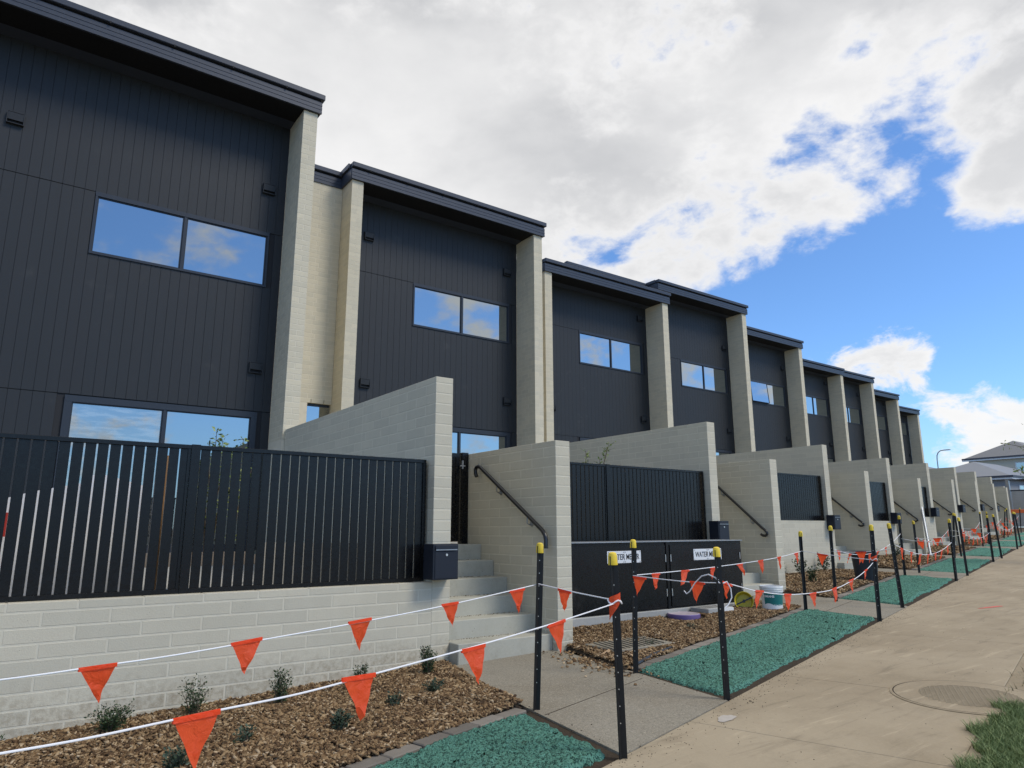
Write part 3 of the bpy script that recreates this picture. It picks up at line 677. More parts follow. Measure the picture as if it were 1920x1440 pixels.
for (a, b) in ((5.872, 6.440), (7.425, 7.995)):
    s = thing('meter_sign', 'white WATER METER sign, %s cabinet door' % ('left-hand' if a < 6 else 'right-hand'), 'sign', (a, Y0-.01, -.41), 'water meter signs')
    MB().box(a, b, Y0-.0115, Y0-.0065, -.405, -.262).build('plate', M_sign, s, bevel=.002)
    MB().box((a+b)/2-.0012, (a+b)/2+.0012, Y0-.0125, Y0-.0117, -.403, -.264).build('seam', M_steel, s)
    me = text_mesh('WATER METER', .094, None, None, M_ink, bold=.0006)
    o = mesh_obj('lettering', me, s, ((a+b)/2, Y0-.0125, -.335)); o.rotation_euler = (R(90), 0, 0); o.scale = (.80, 1, 1)
    for sx in (a+.018, (a+b)/2-.016, (a+b)/2+.016, b-.018):
        for sz in (-.276, -.391): MB().lathe([(.0005, .002), (.005, .002), (.005, 0)], 8, (sx, Y0-.0118, sz), Vector((0, -1, 0))).build('screw', M_ink, s)

# ------------------------------------------------------------------ townhouses
PITCH = .133
def fascia(parent, x0, x1, y, zb, far):
    """ribbed fascia board with shadow gap and gutter lip above, running along X"""
    mb = MB()
    n = 6; h = .205/n
    for i in range(n):
        dy = 0 if i % 2 == 0 else .005
        mb.box(x0, x1, y+dy, y+.03, zb+h*i+.0005, zb+h*(i+1)-.0018)
    mb.box(x0+.002, x1-.002, y+.011, y+.034, zb, zb+.205)
    mb.build('fascia_board', M_fascia, parent)
    MB().box(x0+.01, x1-.012, y+.030, y+.12, zb+.2055, zb+.240).build('shadow_gap', M_soffit, parent)
    gx1 = x1+.035
    g = MB().box(x0, gx1, y-.035, y+.10, zb+.2405, zb+.335)
    g.build('gutter', M_fascia, parent, bevel=.008)
    if not far:
        m2 = MB(); x = x0+.35
        while x < x1: m2.box(x, x+.02, y-.04, y-.0355, zb+.222, zb+.252); x += .82
        m2.build('gutter_clips', M_soffit, parent)
for k in range(0, 9):
    ox, oy, zh = UX*k, UY*k, .30*k; zb = ROOF[k]; far = k >= 3
    yf = oy+10.10; yc = oy+10.82; zlow = -.30+(.25*k)
    nm = 'townhouse'
    lab = ['nearest charcoal townhouse, cropped by the left picture edge', 'second charcoal townhouse, with a recessed cream brick bay on its left',
           'third charcoal townhouse, its roof stepping down just below a taller group'][k] if k < 3 else ('%s charcoal townhouse from the camera' % ORD[k] if k != 3 else 'fourth charcoal townhouse, first of the taller roofs')
    if k == 4: lab = 'fifth charcoal townhouse from the camera, one upper window pushed open'
    if k == 8: lab = 'farthest charcoal townhouse, last of the row'
    t = thing(nm, lab, 'house', (ox+3.41, oy+10.15, zlow), 'row of charcoal townhouses')
    # body behind the boards
    A, B = ox-.94, ox+3.18
    if k == 0: A = ox-1.6
    wy = (.53, 2.96, 3.78, 4.67)
    # wall backing pieces around the openings
    wz0, wz1 = zh+3.79, zh+4.66; dz1 = zh+1.75; wx0, wx1 = ox+.54, ox+2.95; dx0, dx1 = ox+.49, ox+2.965
    wl = MB(); yb0, yb1 = yc+.012, yc+.25
    wl.box(A, wx0, yb0, yb1, zlow, zb).box(wx1, B, yb0, yb1, zlow, zb).box(wx0, wx1, yb0, yb1, wz1, zb).box(wx0, wx1, yb0, yb1, dz1, wz0)
    wall = wl.build('wall', M_gap, t)
    # boards
    boards = []
    def cols(a, b):
        out = []; x = b
        while x > a+.01: out.append((max(x-PITCH+.0026, a), x)); x -= PITCH
        return out
    zj1, zj2 = zh+4.705, zh+1.775
    for (a, b) in cols(A, B):
        boards.append((a, b, zj1+.004, zb-.002))
        cut = a < wx1-.01 and b > wx0+.01
        if cut: boards.append((a, b, zj2+.004, wz0-.012))
        else: boards.append((a, b, zj2+.004, zj1-.004))
        dcut = a < dx1-.01 and b > dx0+.01
        if not dcut: boards.append((a, b, zlow, zj2-.004))
    if k < 2:
        for (a, b, z0, z1) in boards: block('board', a, b, yc-.004, yc+.0115, z0, z1, M_clad, wall, .0015)
    else:
        mb = MB()
        for (a, b, z0, z1) in boards: mb.box(a, b, yc-.004, yc+.0115, z0, z1)
        mb.build('boards', M_clad_i, wall, kind='stuff')
    MB().box(wx0-.015, wx1+.015, yc-.014, yc-.0045, zh+4.672, zj1+.004).build('flashing', M_frame, wall)
    # upper window
    def window(x0, x1, z0, z1, sashes, openL=False, glasses=(M_glass, M_glass), name='window', fr=.018, depth=.03):
        w_ = MB().box(x0-.012, x1+.012, yc-.018, yc+.06, z1-fr, z1+.012).box(x0-.012, x1+.012, yc-.022, yc+.06, z0-.012, z0+fr)
        w_.box(x0-.012, x0+fr, yc-.017, yc+.06, z0+fr+.0005, z1-fr-.0005).box(x1-fr, x1+.012, yc-.017, yc+.06, z0+fr+.0005, z1-fr-.0005)
        xm = x0+(x1-x0)*.488
        w_.box(xm-.02, xm+.02, yc-.012, yc+.05, z0+fr+.0005, z1-fr-.0005)
        wo = w_.build(name, M_frame, t)
        for i, (a, b) in enumerate(((x0+fr+.0005, xm-.0205), (xm+.0205, x1-fr-.0005))):
            s = .016; za, zb_ = z0+fr+.001, z1-fr-.001
            off = 0
            sf = MB().box(a, b, yc+.004, yc+.034, za, za+s).box(a, b, yc+.004, yc+.034, zb_-s, zb_).box(a, a+s, yc+.004, yc+.034, za+s+.0003, zb_-s-.0003).box(b-s, b, yc+.004, yc+.034, za+s+.0003, zb_-s-.0003)
            so = sf.build('sash', M_frame, wo)
            po = MB().box(a+s-.002, b-s+.002, yc+.016, yc+.022, za+s-.002, zb_-s+.002).build('pane', glasses[i], wo)
            if openL and i == 0:
                for q in (so, po):
                    me = q.data; M_ = Matrix.Translation((0, yc+.02, zb_)) @ Matrix.Rotation(R(-5), 4, 'X') @ Matrix.Translation((0, -(yc+.02), -zb_)); me.transform(M_)
                    me.transform(Matrix.Translation((0, -.03, 0)))
        MB().box(x0, x1, yc+.07, yc+.09, z0, z1).build('blind' if False else 'lining', M_soffit, wo)
        return wo
    window(wx0, wx1, wz0, wz1, 2, openL=(k == 4))
    # door/window set at ground floor
    if k < 4:
        wo = window(dx0, dx1, zlow, dz1, 2, glasses=(M_glassc if k == 0 else M_glass, M_glass), name='sliding_door', fr=.075)
    else: MB().box(dx0, dx1, yc, yc+.05, zlow, dz1).build('sliding_door', M_glass, t)
    # wall vents
    for (vx, vz) in ((-.50, 5.46), (2.90, 5.45), (2.90, 2.45), (-.46, 2.45)):
        cx, cz = ox+vx, zh+vz; s = .098
        h_ = .085; yv0 = yc-.055; v = MB().box(cx-s, cx+s, yv0, yc-.0045, cz+h_-.008, cz+h_).box(cx-s, cx-s+.008, yv0, yc-.0045, cz-h_, cz+h_-.0085).box(cx+s-.008, cx+s, yv0, yc-.0045, cz-h_, cz+h_-.0085).box(cx-s+.0085, cx+s-.0085, yv0, yc-.0045, cz-h_, cz-h_+.008)
        bb = len(v.v); v.v += [(cx-s+.009, yv0+.004, cz+h_-.012), (cx+s-.009, yv0+.004, cz+h_-.012), (cx+s-.009, yv0+.012, cz-h_*.35), (cx-s+.009, yv0+.012, cz-h_*.35), (cx+s-.009, yv0+.016, cz-h_*.35), (cx-s+.009, yv0+.016, cz-h_*.35), (cx+s-.009, yv0+.010, cz+h_-.012), (cx-s+.009, yv0+.010, cz+h_-.012)]
        v.f += [(bb, bb+3, bb+2, bb+1), (bb+3, bb+5, bb+4, bb+2), (bb+5, bb+7, bb+6, bb+4)]
        MB().box(cx-s+.009, cx+s-.009, yc-.0060, yc-.0046, cz-h_+.009, cz+h_-.009).build('vent_back', M_gap, t)
        v.build('vent', M_clad, t)
    # brick piers: right-hand party pier
    def pier(x0, x1, y0, y1, z0, z1, single, name='pier'):
        pr = MB().box(x0+.002, x1-.002, y0+.002, y1-.002, z0, z1-.002).build(name, M_mortarb, t)
        runs = []
        for i, (za, zc_) in enumerate(courses(z0, z1, .086)):
            if i % 2 == 0:
                runs.append((x0, x1, y0, y0+.11, za, zc_)); ya = y0+.12
            else:
                xm = (x0+x1)/2; runs += [(x0, xm-.005, y0, y0+.23, za, zc_), (xm+.005, x1, y0, y0+.23, za, zc_)]; ya = y0+.24
            for (a, b) in row_spans(ya, y1, .23, False): runs.append((x0, x0+.11, a, b, za, zc_))
        if single:
            for r_ in runs: block('brick', *r_, M_brick, pr, .002)
        else:
            mb = MB()
            for r_ in runs: mb.box(*r_)
            mb.build('brickwork', M_brick_i, pr, kind='stuff')
    z_vis = 1.30+E_[k] if k < 8 else GZ(0)
    MB().box(ox+3.182, ox+3.408, oy+10.16, yc+.3, zlow, z_vis).build('pier_base', M_mortarb, t)
    pier(ox+3.18, ox+3.41, oy+10.15, yc-.005, z_vis, zb-.002, k == 0)
    if k > 0:
        pier(ox-1.17, ox-.94, oy+10.15, oy+10.78, zlow, zb-.002, False)
        # recessed entry bay: brick wall with a window over the door
        wy0 = oy+10.62; xa, xb = ox-2.39, ox-1.172
        yw = oy+10.62
        rw = MB().box(xa, ox-1.62+.0, yw+.002, yw+.2, zlow, zb-.004).box(ox-1.62, xb, yw+.002, yw+.2, zh+2.0, zb-.004).build('recess_wall', M_mortarb, t)
        runs = []
        for i, (za, zc_) in enumerate(courses(zlow, zb-.002, .086)):
            for (a, b) in row_spans(xa+(.0 if i % 2 else .06), xb, .23, i % 2):
                if zc_ < zh+1.98 and b > ox-2.30: continue
                runs.append((a, b, yw, yw+.11, za, zc_))
        if k == 1:
            for r_ in runs: block('brick', *r_, M_brick, rw, .002)
        else:
            mb = MB()
            for r_ in runs: mb.box(*r_)
            mb.build('brickwork', M_brick_i, rw, kind='stuff')
        MB().box(xa+.09, xb-.02, yw+.06, yw+.10, zh+1.88, zh+1.975).box(xa+.09, xa+.14, yw+.06, yw+.10, zlow, zh+1.88).build('entry_frame', M_frame, t)
        MB().box(xa+.141, xb-.02, yw+.075, yw+.085, zlow, zh+1.879).build('entry_pane', M_glass, t)
        if k < 4:
            lx, lz = ox-2.15, zh+2.36
            MB().lathe([(.001, 0), (.045, 0), (.05, .02), (.03, .05), (.001, .055)], 16, (lx, yw-.002, lz), Vector((0, -1, 0))).lathe([(.001, .07), (.035, .055), (.045, 0), (.03, -.04), (.001, -.045)], 14, (lx, yw-.075, lz), None).build('wall_lamp', M_blackp, t, smooth=True)
        fx = ox-2.385 if k != 3 else ox-2.63-2.0
        fascia(t, fx, ox-1.20, oy+10.60, zb-.02, far)
        rt = MB().box(ox-1.205, ox-1.172, yf+.0305, oy+10.60, zb-.001, zb+.205).box(ox-1.24, ox-1.18, yf+.101, oy+10.59, zb+.24, zb+.332); rt.build('return_fascia', M_fascia, t)
        MB().box(fx, ox-1.21, oy+10.635, oy+10.80, zb-.018, zb+.15).build('bay_soffit', M_soffit, t)
    # roof edge
    xl = ox-1.20
    fascia(t, xl if k else ox-1.6, ox+3.46, yf, zb, far)
    MB().box((xl if k else ox-1.6)+.01, ox+3.45, yf+.035, yc+.25, zb, zb+.03).build('soffit', M_soffit, t)
    rf = MB(); a, b = (xl if k else ox-1.6)-.0, ox+3.45
    rf.v += [(a, yf+.1, zb+.30), (b, yf+.1, zb+.30), (b, yf+9, zb-.60), (a, yf+9, zb-.60), (a, yf+.1, zb+.04), (b, yf+.1, zb+.04), (b, yf+9, zb-.86), (a, yf+9, zb-.86)]
    rf.f += [(0, 1, 2, 3), (4, 7, 6, 5), (0, 4, 5, 1), (1, 5, 6, 2), (2, 6, 7, 3), (3, 7, 4, 0)]; rf.build('roof', M_fascia, t)
    # side wall to the rear
    MB().box(ox+3.19, ox+3.40, yc+.31, yc+8.5, zlow, zb-.9).build('party_wall', M_mortarb, t)

# measured star pickets (foot, head) and bunting runs (rope points, flags as two top corners and a tip)
PICKETS=[
 ('P1',(3.047,3.950,-1.188),(3.078,3.928,-0.096)), # h 1.09
 ('P2',(2.821,2.909,-1.194),(2.805,2.921,-0.130)), # h 1.06
 ('P3',(4.342,4.298,-1.158),(4.361,4.285,-0.090)), # h 1.07
 ('P4',(4.218,3.307,-1.161),(4.213,3.310,-0.131)), # h 1.03
 ('P5',(8.656,5.424,-1.057),(8.663,5.418,-0.035)), # h 1.02
 ('P6',(9.859,5.691,-1.028),(9.868,5.684,0.038)), # h 1.07
 ('P7',(8.442,4.368,-1.062),(8.458,4.357,0.043)), # h 1.10
 ('P8',(9.784,4.739,-1.030),(9.736,4.774,0.069)), # h 1.10
 ('P9',(14.434,6.867,-0.921),(14.440,6.863,0.246)), # h 1.17
 ('P10',(15.388,7.039,-0.898),(15.388,7.038,0.154)), # h 1.05
 ('P11',(14.064,5.806,-0.930),(14.070,5.802,0.168)), # h 1.10
 ('P12',(15.294,6.109,-0.901),(15.273,6.125,0.206)), # h 1.11
 ('P13',(20.373,8.386,-0.781),(20.470,8.316,0.400)), # h 1.18
 ('P14',(21.382,8.621,-0.758),(21.353,8.641,0.398)), # h 1.16
 ('P15',(27.495,10.364,-0.614),(27.532,10.337,0.560)), # h 1.17
 ('P16',(29.051,10.751,-0.577),(29.107,10.711,0.588)), # h 1.17
 ('P17',(19.578,7.205,-0.800),(19.574,7.208,0.317)), # h 1.12
 ('P18',(21.083,7.557,-0.765),(21.024,7.599,0.356)), # h 1.12
 ('P19',(34.930,12.326,-0.439),(35.109,12.197,0.776)), # h 1.22
 ('P20',(36.252,12.637,-0.408),(36.348,12.567,0.875)), # h 1.28
 ('P21',(25.954,8.835,-0.650),(25.975,8.819,0.510)), # h 1.16
 ('P22',(27.800,9.341,-0.607),(27.746,9.380,0.531)), # h 1.14
 ('P23',(42.569,14.216,-0.260),(42.658,14.152,1.023)), # h 1.28
]
ROPES={
 'A':([(0.061,3.221,-0.526),(0.207,3.257,-0.527),(0.366,3.296,-0.525),(0.667,3.369,-0.522),(1.050,3.463,-0.507),(1.688,3.618,-0.478),(2.321,3.773,-0.440),(3.087,3.960,-0.376)],[((0.307,3.281,-0.525),(0.439,3.314,-0.524),(0.396,3.303,-0.667)),((0.907,3.428,-0.506),(1.052,3.463,-0.497),(0.976,3.445,-0.646)),((1.531,3.580,-0.476),(1.673,3.615,-0.468),(1.619,3.602,-0.630)),((2.185,3.740,-0.441),(2.316,3.772,-0.436),(2.279,3.763,-0.581)),((2.786,3.887,-0.405),(2.934,3.922,-0.397),(2.889,3.911,-0.553))]),
   # w 0.14 h 0.14
 'B':([(3.035,3.892,-0.369),(2.922,3.375,-0.384),(2.830,2.951,-0.390)],[((2.972,3.605,-0.379),(2.937,3.442,-0.386),(2.956,3.531,-0.520))]),
   # w 0.17 h 0.14
 'C':([(0.063,2.222,-0.534),(0.246,2.268,-0.540),(0.469,2.323,-0.538),(0.604,2.357,-0.537),(0.870,2.423,-0.537),(1.181,2.501,-0.521),(1.669,2.622,-0.493),(2.256,2.768,-0.451),(2.817,2.908,-0.400)],[((0.469,2.323,-0.538),(0.604,2.357,-0.537),(0.549,2.343,-0.702)),((1.040,2.465,-0.517),(1.181,2.501,-0.521),(1.125,2.487,-0.672)),((1.625,2.611,-0.496),(1.763,2.646,-0.490),(1.712,2.633,-0.644)),((2.201,2.755,-0.458),(2.338,2.789,-0.444),(2.303,2.780,-0.600))]),
   # w 0.14 h 0.17
 'D':([(4.341,4.287,-0.383),(4.296,3.927,-0.391),(4.255,3.603,-0.392),(4.217,3.300,-0.380)],[((4.340,4.280,-0.391),(4.319,4.116,-0.394),(4.333,4.227,-0.550)),((4.255,3.603,-0.388),(4.237,3.454,-0.390),(4.248,3.542,-0.544))]),
   # w 0.17 h 0.16
 'E':([(4.230,3.310,-0.381),(4.418,3.357,-0.403),(4.866,3.469,-0.479),(5.345,3.590,-0.537),(5.857,3.719,-0.574),(6.782,3.951,-0.598),(7.552,4.144,-0.544),(8.123,4.288,-0.463),(8.541,4.393,-0.370)],[((4.267,3.319,-0.372),(4.427,3.359,-0.408),(4.356,3.341,-0.504)),((4.856,3.467,-0.474),(5.017,3.507,-0.489),(4.845,3.464,-0.618)),((5.467,3.620,-0.546),(5.631,3.662,-0.558),(5.508,3.631,-0.697)),((6.112,3.783,-0.587),(6.293,3.828,-0.590),(6.221,3.810,-0.737)),((6.783,3.951,-0.593),(6.928,3.987,-0.582),(6.829,3.963,-0.724)),((7.391,4.104,-0.546),(7.556,4.145,-0.533),(7.464,4.122,-0.676)),((8.029,4.264,-0.471),(8.148,4.294,-0.458),(8.011,4.260,-0.575))]),
   # w 0.17 h 0.11
 'F':([(4.364,4.304,-0.384),(5.483,4.596,-0.387),(6.798,4.939,-0.372),(7.803,5.201,-0.346),(8.624,5.415,-0.297)],[((4.678,4.386,-0.387),(4.821,4.423,-0.390),(4.723,4.397,-0.525)),((5.229,4.530,-0.386),(5.393,4.572,-0.388),(5.204,4.523,-0.519)),((5.863,4.695,-0.389),(5.989,4.728,-0.389),(5.871,4.697,-0.514)),((6.531,4.869,-0.382),(6.677,4.907,-0.379),(6.698,4.913,-0.511)),((7.127,5.025,-0.366),(7.286,5.066,-0.360),(7.228,5.051,-0.514)),((7.749,5.187,-0.345),(7.878,5.221,-0.342),(7.825,5.207,-0.493)),((8.370,5.349,-0.317),(8.516,5.387,-0.308),(8.460,5.372,-0.448))]),
   # w 0.15 h 0.14
 'G':([(8.656,5.427,-0.291),(8.591,5.105,-0.319),(8.496,4.635,-0.352),(8.436,4.339,-0.366)],[((8.604,5.171,-0.314),(8.571,5.008,-0.332),(8.591,5.105,-0.468))]),
   # w 0.17 h 0.15
}

# ------------------------------------------------------------------ star pickets with yellow caps
PD = {n: (Vector(b), Vector(t)) for n, b, t in PICKETS}
PL = {'P1': 'black star picket with yellow cap at the mulch corner before the first steps', 'P2': 'nearest black picket, orange flag wrapped round it, beside the footpath',
 'P3': 'straight black picket before the left WATER METER sign, bed side', 'P4': 'black picket with tied rope loop, footpath side before the right sign',
 'P5': 'black picket with yellow cap at the far bed corner of the cabinet strip', 'P6': 'black picket in line with the third mailbox', 'P7': 'black picket in front of the dark planter tub, with a flag wrapped on it',
 'P8': 'strongly leaning black picket just right of the dark planter tub'}
CNT = {}
def picket(n, base, top, label):
    t = thing('star_picket', label, 'picket', tuple(base), 'star pickets with yellow caps')
    ax = (top-base).normalized(); H = (top-base).length; s = ax.orthogonal().normalized(); q = ax.cross(s); a0 = random.uniform(0, 6)
    near = n in ('P1', 'P2', 'P3', 'P4'); mb = MB(); p0 = base-ax*.12
    for i in range(3):
        a = 2*math.pi*i/3+(.5 if near else a0); d = math.cos(a)*s+math.sin(a)*q; e = ax.cross(d)
        w_ = .027; mb.obox(p0+ax*(H+.10)/2+d*w_/2, ax*(H+.10)/2, d*w_/2, e*.0032)
    mb.build('post', M_post, t)
    hb = MB()
    if n in ('P1', 'P2', 'P3', 'P4', 'P7', 'P8', 'P11'):
        cd = Vector((-base.x, -base.y, 0)).normalized()
        for j in range(11):
            z = .18+.085*j+(.03 if j > 5 else 0)
            if z < H-.1: hb.obox(base+ax*z+cd*.0285, ax*.0027, ax.cross(cd)*.0027, cd*.0008)
        hb.build('hole_daylight', M_silver, t, kind='stuff')  # solid pale studs stand in for daylight showing through the post's holes
    # cap: a slightly tapered hood
    c0 = base+ax*(H-.068)
    MB().lathe([(.0265, 0), (.0275, .004), (.0255, .05), (.022, .064), (.012, .070), (.0005, .071)], 14, tuple(c0), ax).lathe([(.0265, 0), (.0235, .001), (.022, .05)], 14, tuple(c0), ax).build('cap', M_cap, t, smooth=True)
for n, (b, tp) in PD.items():
    i = int(n[1:]); lab = PL.get(n)
    if not lab:
        side = {'P9': 'far bed-side corner of the third green strip', 'P10': 'near bed-side corner of the fourth green strip', 'P11': 'far footpath corner of the third green strip', 'P12': 'near footpath corner of the fourth green strip',
                'P13': 'far bed-side corner of the fourth green strip', 'P14': 'near bed-side corner of the fifth green strip', 'P15': 'far bed-side corner of the fifth green strip', 'P16': 'near bed-side corner of the sixth green strip',
                'P17': 'far footpath corner of the fourth green strip', 'P18': 'near footpath corner of the fifth green strip', 'P19': 'far bed-side corner of the sixth green strip', 'P20': 'near bed-side corner of the seventh green strip',
                'P21': 'far footpath corner of the fifth green strip', 'P22': 'near footpath corner of the sixth green strip', 'P23': 'far bed-side corner of the seventh green strip'}[n]
        lab = 'black picket at the '+side
    picket(n, b, tp, lab)

# ------------------------------------------------------------------ bunting
def flag(parent, A, B, T, seed, curl=None):
    A, B, T = Vector(A), Vector(B), Vector(T); rr = random.Random(seed); nrm = (B-A).cross(T-A).normalized()
    n = 9; V = []; idx = {}; w1, w2 = rr.uniform(0, 6), rr.uniform(0, 6); bend = rr.uniform(-.022, .022) if curl is None else curl; f1 = rr.uniform(2, 4)
    mb = MB()
    for i in range(n+1):
        v = i/n
        for j in range(n+1-i):
            u = .5 if i == n else j/(n-i)
            p = (A*(1-u)+B*u)*(1-v)+T*v
            off = bend*math.sin(v*2.6)*(1-.4*math.cos(u*3))+.0065*math.sin(w1+u*f1*3+v*5)+.0045*math.sin(w2+v*13-u*5)
            p = p+nrm*off*(.15+v*.95 if v < .8 else .9)
            idx[(i, j)] = len(mb.v); mb.v.append(tuple(p))
    for i in range(n):
        for j in range(n-i):
            mb.f.append((idx[(i, j)], idx[(i, j+1)], idx[(i+1, j)]))
            if j < n-i-1: mb.f.append((idx[(i, j+1)], idx[(i+1, j+1)], idx[(i+1, j)]))
    o = mb.build('flag', M_flag, parent, smooth=True)
    d = (B-A).normalized(); h = MB().obox((A+B)/2+Vector((0, 0, -.004)), (B-A)/2*1.02, nrm*.0045, Vector((0, 0, .0075))).build('hem', M_flag, o)
    return o
RL = {'A': 'upper of the two nearest orange flag runs, ending at the mulch corner picket', 'B': 'short rope run with one orange flag across the first entry path',
 'C': 'lowest and nearest rope run, its biggest orange flag at the bottom left', 'D': 'short rope run with two orange flags between pickets before the meter cabinet',
 'E': 'sagging rope run with orange flags passing the white bucket', 'F': 'rope run with seven small orange flags climbing across the meter cabinet', 'G': 'short rope run with one orange flag ending at the dark tub'}
RG = 'orange bunting lines'
for n, (pts, flags) in ROPES.items():
    t = thing('bunting_line', RL[n], 'bunting', pts[0], RG)
    P_ = [Vector(p) for p in pts]
    # smooth the run
    S = []
    for i in range(len(P_)-1):
        p0 = P_[max(i-1, 0)]; p1 = P_[i]; p2 = P_[i+1]; p3 = P_[min(i+2, len(P_)-1)]
        for j in range(6):
            u = j/6; S.append(.5*((2*p1)+(p2-p0)*u+(2*p0-5*p1+4*p2-p3)*u*u+(3*p1-p0-3*p2+p3)*u**3))
    S.append(P_[-1])
    if n in 'AC':   # carry on out of view to the near pickets of this strip
        e0 = Vector((-1.46, 2.85, -.43)) if n == 'A' else Vector((-1.63, 1.80, -.44)); S = [e0, (e0+P_[0])/2+Vector((0, 0, -.015))]+S
    MB().tube(S, (.0034 if n in 'AC' else .0038), 7).build('rope', M_rope, t, smooth=True)
    for i, (a, b, c) in enumerate(flags):
        if n in 'AC' : pass
        flag(t, a, b, c, hash((n, i)) % 9973 if False else ord(n)*31+i*7)
# loose rope tails, the knot loop and the wrapped flags
kn = ROPES['D'][0][-1]; kp = Vector(kn)
kt = thing('rope_tail', 'loose white rope loop knotted on the picket before the right sign', 'rope', kn)
lp = [(0, 0, 0), (.0, .03, .035), (-.0, .10, .055), (-.0, .17, .04), (.0, .24, -.01), (0, .30, -.075), (0, .335, -.095), (0, .36, -.075)]
MB().tube([tuple(kp+Vector((q[0]-.01, q[1]*.9, q[2]))) for q in lp], .0045, 6).build('rope', M_rope, kt, smooth=True)
lp = [(0, 0, 0), (.03, -.01, .01), (.055, -.02, -.04), (.06, -.02, -.10), (.03, -.01, -.15), (.0, 0, -.17)]
MB().tube([tuple(kp+Vector(q)+Vector((.01, -.02, 0))) for q in lp], .0045, 6).build('tail', M_rope, kt, smooth=True)
def wrapped(pk, z, w_, h, label, dirx):
    b, tp = PD[pk]; a = (tp-b); p = b+a*((z-b.z)/a.z); t = thing('wrapped_flag', label, 'flag', tuple(p), 'flags wrapped round pickets')
    cd = Vector((-p.x, -p.y, 0)).normalized(); sd = Vector((-cd.y, cd.x, 0)); mb = MB(); n = 12
    for i in range(n+1):
        u = i/n; ang = (u-.5)*2.4; r = .034
        q = p+cd*(math.cos(ang)*r)+sd*(math.sin(ang)*r)
        hh = h*(.25+.75*u) if dirx > 0 else h*(1-.75*u)
        mb.v += [tuple(q+Vector((0, 0, .022+.03*u))), tuple(q+Vector((0, 0, .03*u-hh)))]
    for i in range(n): mb.f.append((2*i, 2*i+2, 2*i+3, 2*i+1))
    mb.build('sheet', M_flag, t, smooth=True)
    MB().tube([tuple(p+cd*(math.cos(x)*.038)+sd*(math.sin(x)*.038)+Vector((0, 0, .01*math.sin(x*3)))) for x in np.linspace(-3, 3, 18)], .0045, 6).build('knot', M_rope, t, smooth=True)
wrapped('P2', -.395, .05, .10, 'orange flag bunched and tied round the nearest picket', -1)
wrapped('P7', -.36, .05, .05, 'orange flag bunched on the picket before the dark tub', 1)
# runs further down the street, strung round each green strip
def run(A, B, za, zb, sag, label, n=None, first=.35):
    A = Vector((A.x, A.y, za)); B = Vector((B.x, B.y, zb)); L = (B-A).length; t = thing('bunting_line', label, 'bunting', tuple(A), RG)
    f = lambda u: A.lerp(B, u)+Vector((0, 0, -sag*4*u*(1-u)))
    MB().tube([tuple(f(i/14)) for i in range(15)], .0045, 5).build('rope', M_rope, t)
    s = first
    while s < L-.2:
        u = s/L; du = .08/L; a = f(u-du); b = f(u+du); side = (B-A).cross(Vector((0, 0, 1))).normalized()
        tip = (a+b)/2+Vector((0, 0, -.155))+side*random.uniform(-.05, .02)+(b-a)*random.uniform(-.25, .25)
        flag(t, a, b, tip, int(s*1000)+int(L*37)); s += .60
# strip 2 (P6 P8 P11 P9), strip 3 (P10 P12 P17 P13), strip 4 (P14 P18 P21 P15), strip 5 (P16 P22 ..), strip 6
def rz(p, f=.70): b, t = PD[p]; return b.z+(t.z-b.z)*f
quads = [('P6', 'P8', 'P11', 'P9', 'third'), ('P10', 'P12', 'P17', 'P13', 'fourth'), ('P14', 'P18', 'P21', 'P15', 'fifth')]
for a, b, c, d, w_ in quads:
    run(PD[a][0], PD[d][0], rz(a), rz(d), .22, 'orange flag run along the bed side of the %s green strip' % w_)
    run(PD[b][0], PD[c][0], rz(b, .74), rz(c, .62), .12 if w_ != 'third' else .17, 'orange flag run along the footpath side of the %s green strip' % w_)
    run(PD[a][0], PD[b][0], rz(a, .66), rz(b, .70), .03, 'short orange flag run over the near end of the %s green strip' % w_, first=.45)
    run(PD[d][0], PD[c][0], rz(d, .62), rz(c, .62), .03, 'short orange flag run over the far end of the %s green strip' % w_, first=.45)
run(PD['P16'][0], PD['P22'][0], rz('P16'), rz('P22'), .03, 'short orange flag run over the near end of the sixth green strip', first=.4)
run(PD['P16'][0], PD['P19'][0], rz('P16'), rz('P19'), .2, 'orange flag run along the bed side of the sixth green strip')
run(PD['P20'][0], PD['P23'][0], rz('P20'), rz('P23'), .2, 'orange flag run along the bed side of the farthest green strip')

# ------------------------------------------------------------------ bucket, lid, pit lids, tub, prop
bx, by = 8.36, 5.72; bz = GZ(bx)+.0
t = thing('bucket', 'white paint bucket with teal label standing in the bark', 'bucket', (bx, by, bz))
MB().lathe([(.0005, .004), (.118, .004), (.124, .012), (.138, .30), (.0385+.10, .305)], 40, (bx, by, bz)).lathe([(.136, .305), (.128, .02), (.0005, .02)], 40, (bx, by, bz)).build('pail', M_white, t, smooth=True)
MB().lathe([(.1375, .248), (.146, .250), (.147, .262), (.140, .266), (.147, .272), (.149, .285), (.144, .292), (.150, .298), (.151, .318), (.146, .326), (.138, .322), (.136, .29)], 40, (bx, by, bz)).build('rim', M_white, t, smooth=True)
lb = MB(); nA = 36
for i in range(nA+1):
    an = R(150+240*i/nA+20); ca, sa = math.cos(an), math.sin(an); u = i/nA
    zl = .055+.035*math.sin(u*math.pi*3.3+.5)+.02; zt = .236
    for z in (zl, zt):
        r = .1245+(.138-.124)*(z-.012)/.288+.0016; lb.v.append((bx+r*ca, by+r*sa, bz+z))
for i in range(nA): lb.f.append((2*i, 2*i+2, 2*i+3, 2*i+1))
lb.build('label', M_tealp, t, smooth=True)
me = text_mesh('BROHANS', .042, None, None, M_white, ext=.0006, bold=.0012) if False else text_mesh('HMANS', .040, None, None, M_white, ext=.0006, bold=.0012)
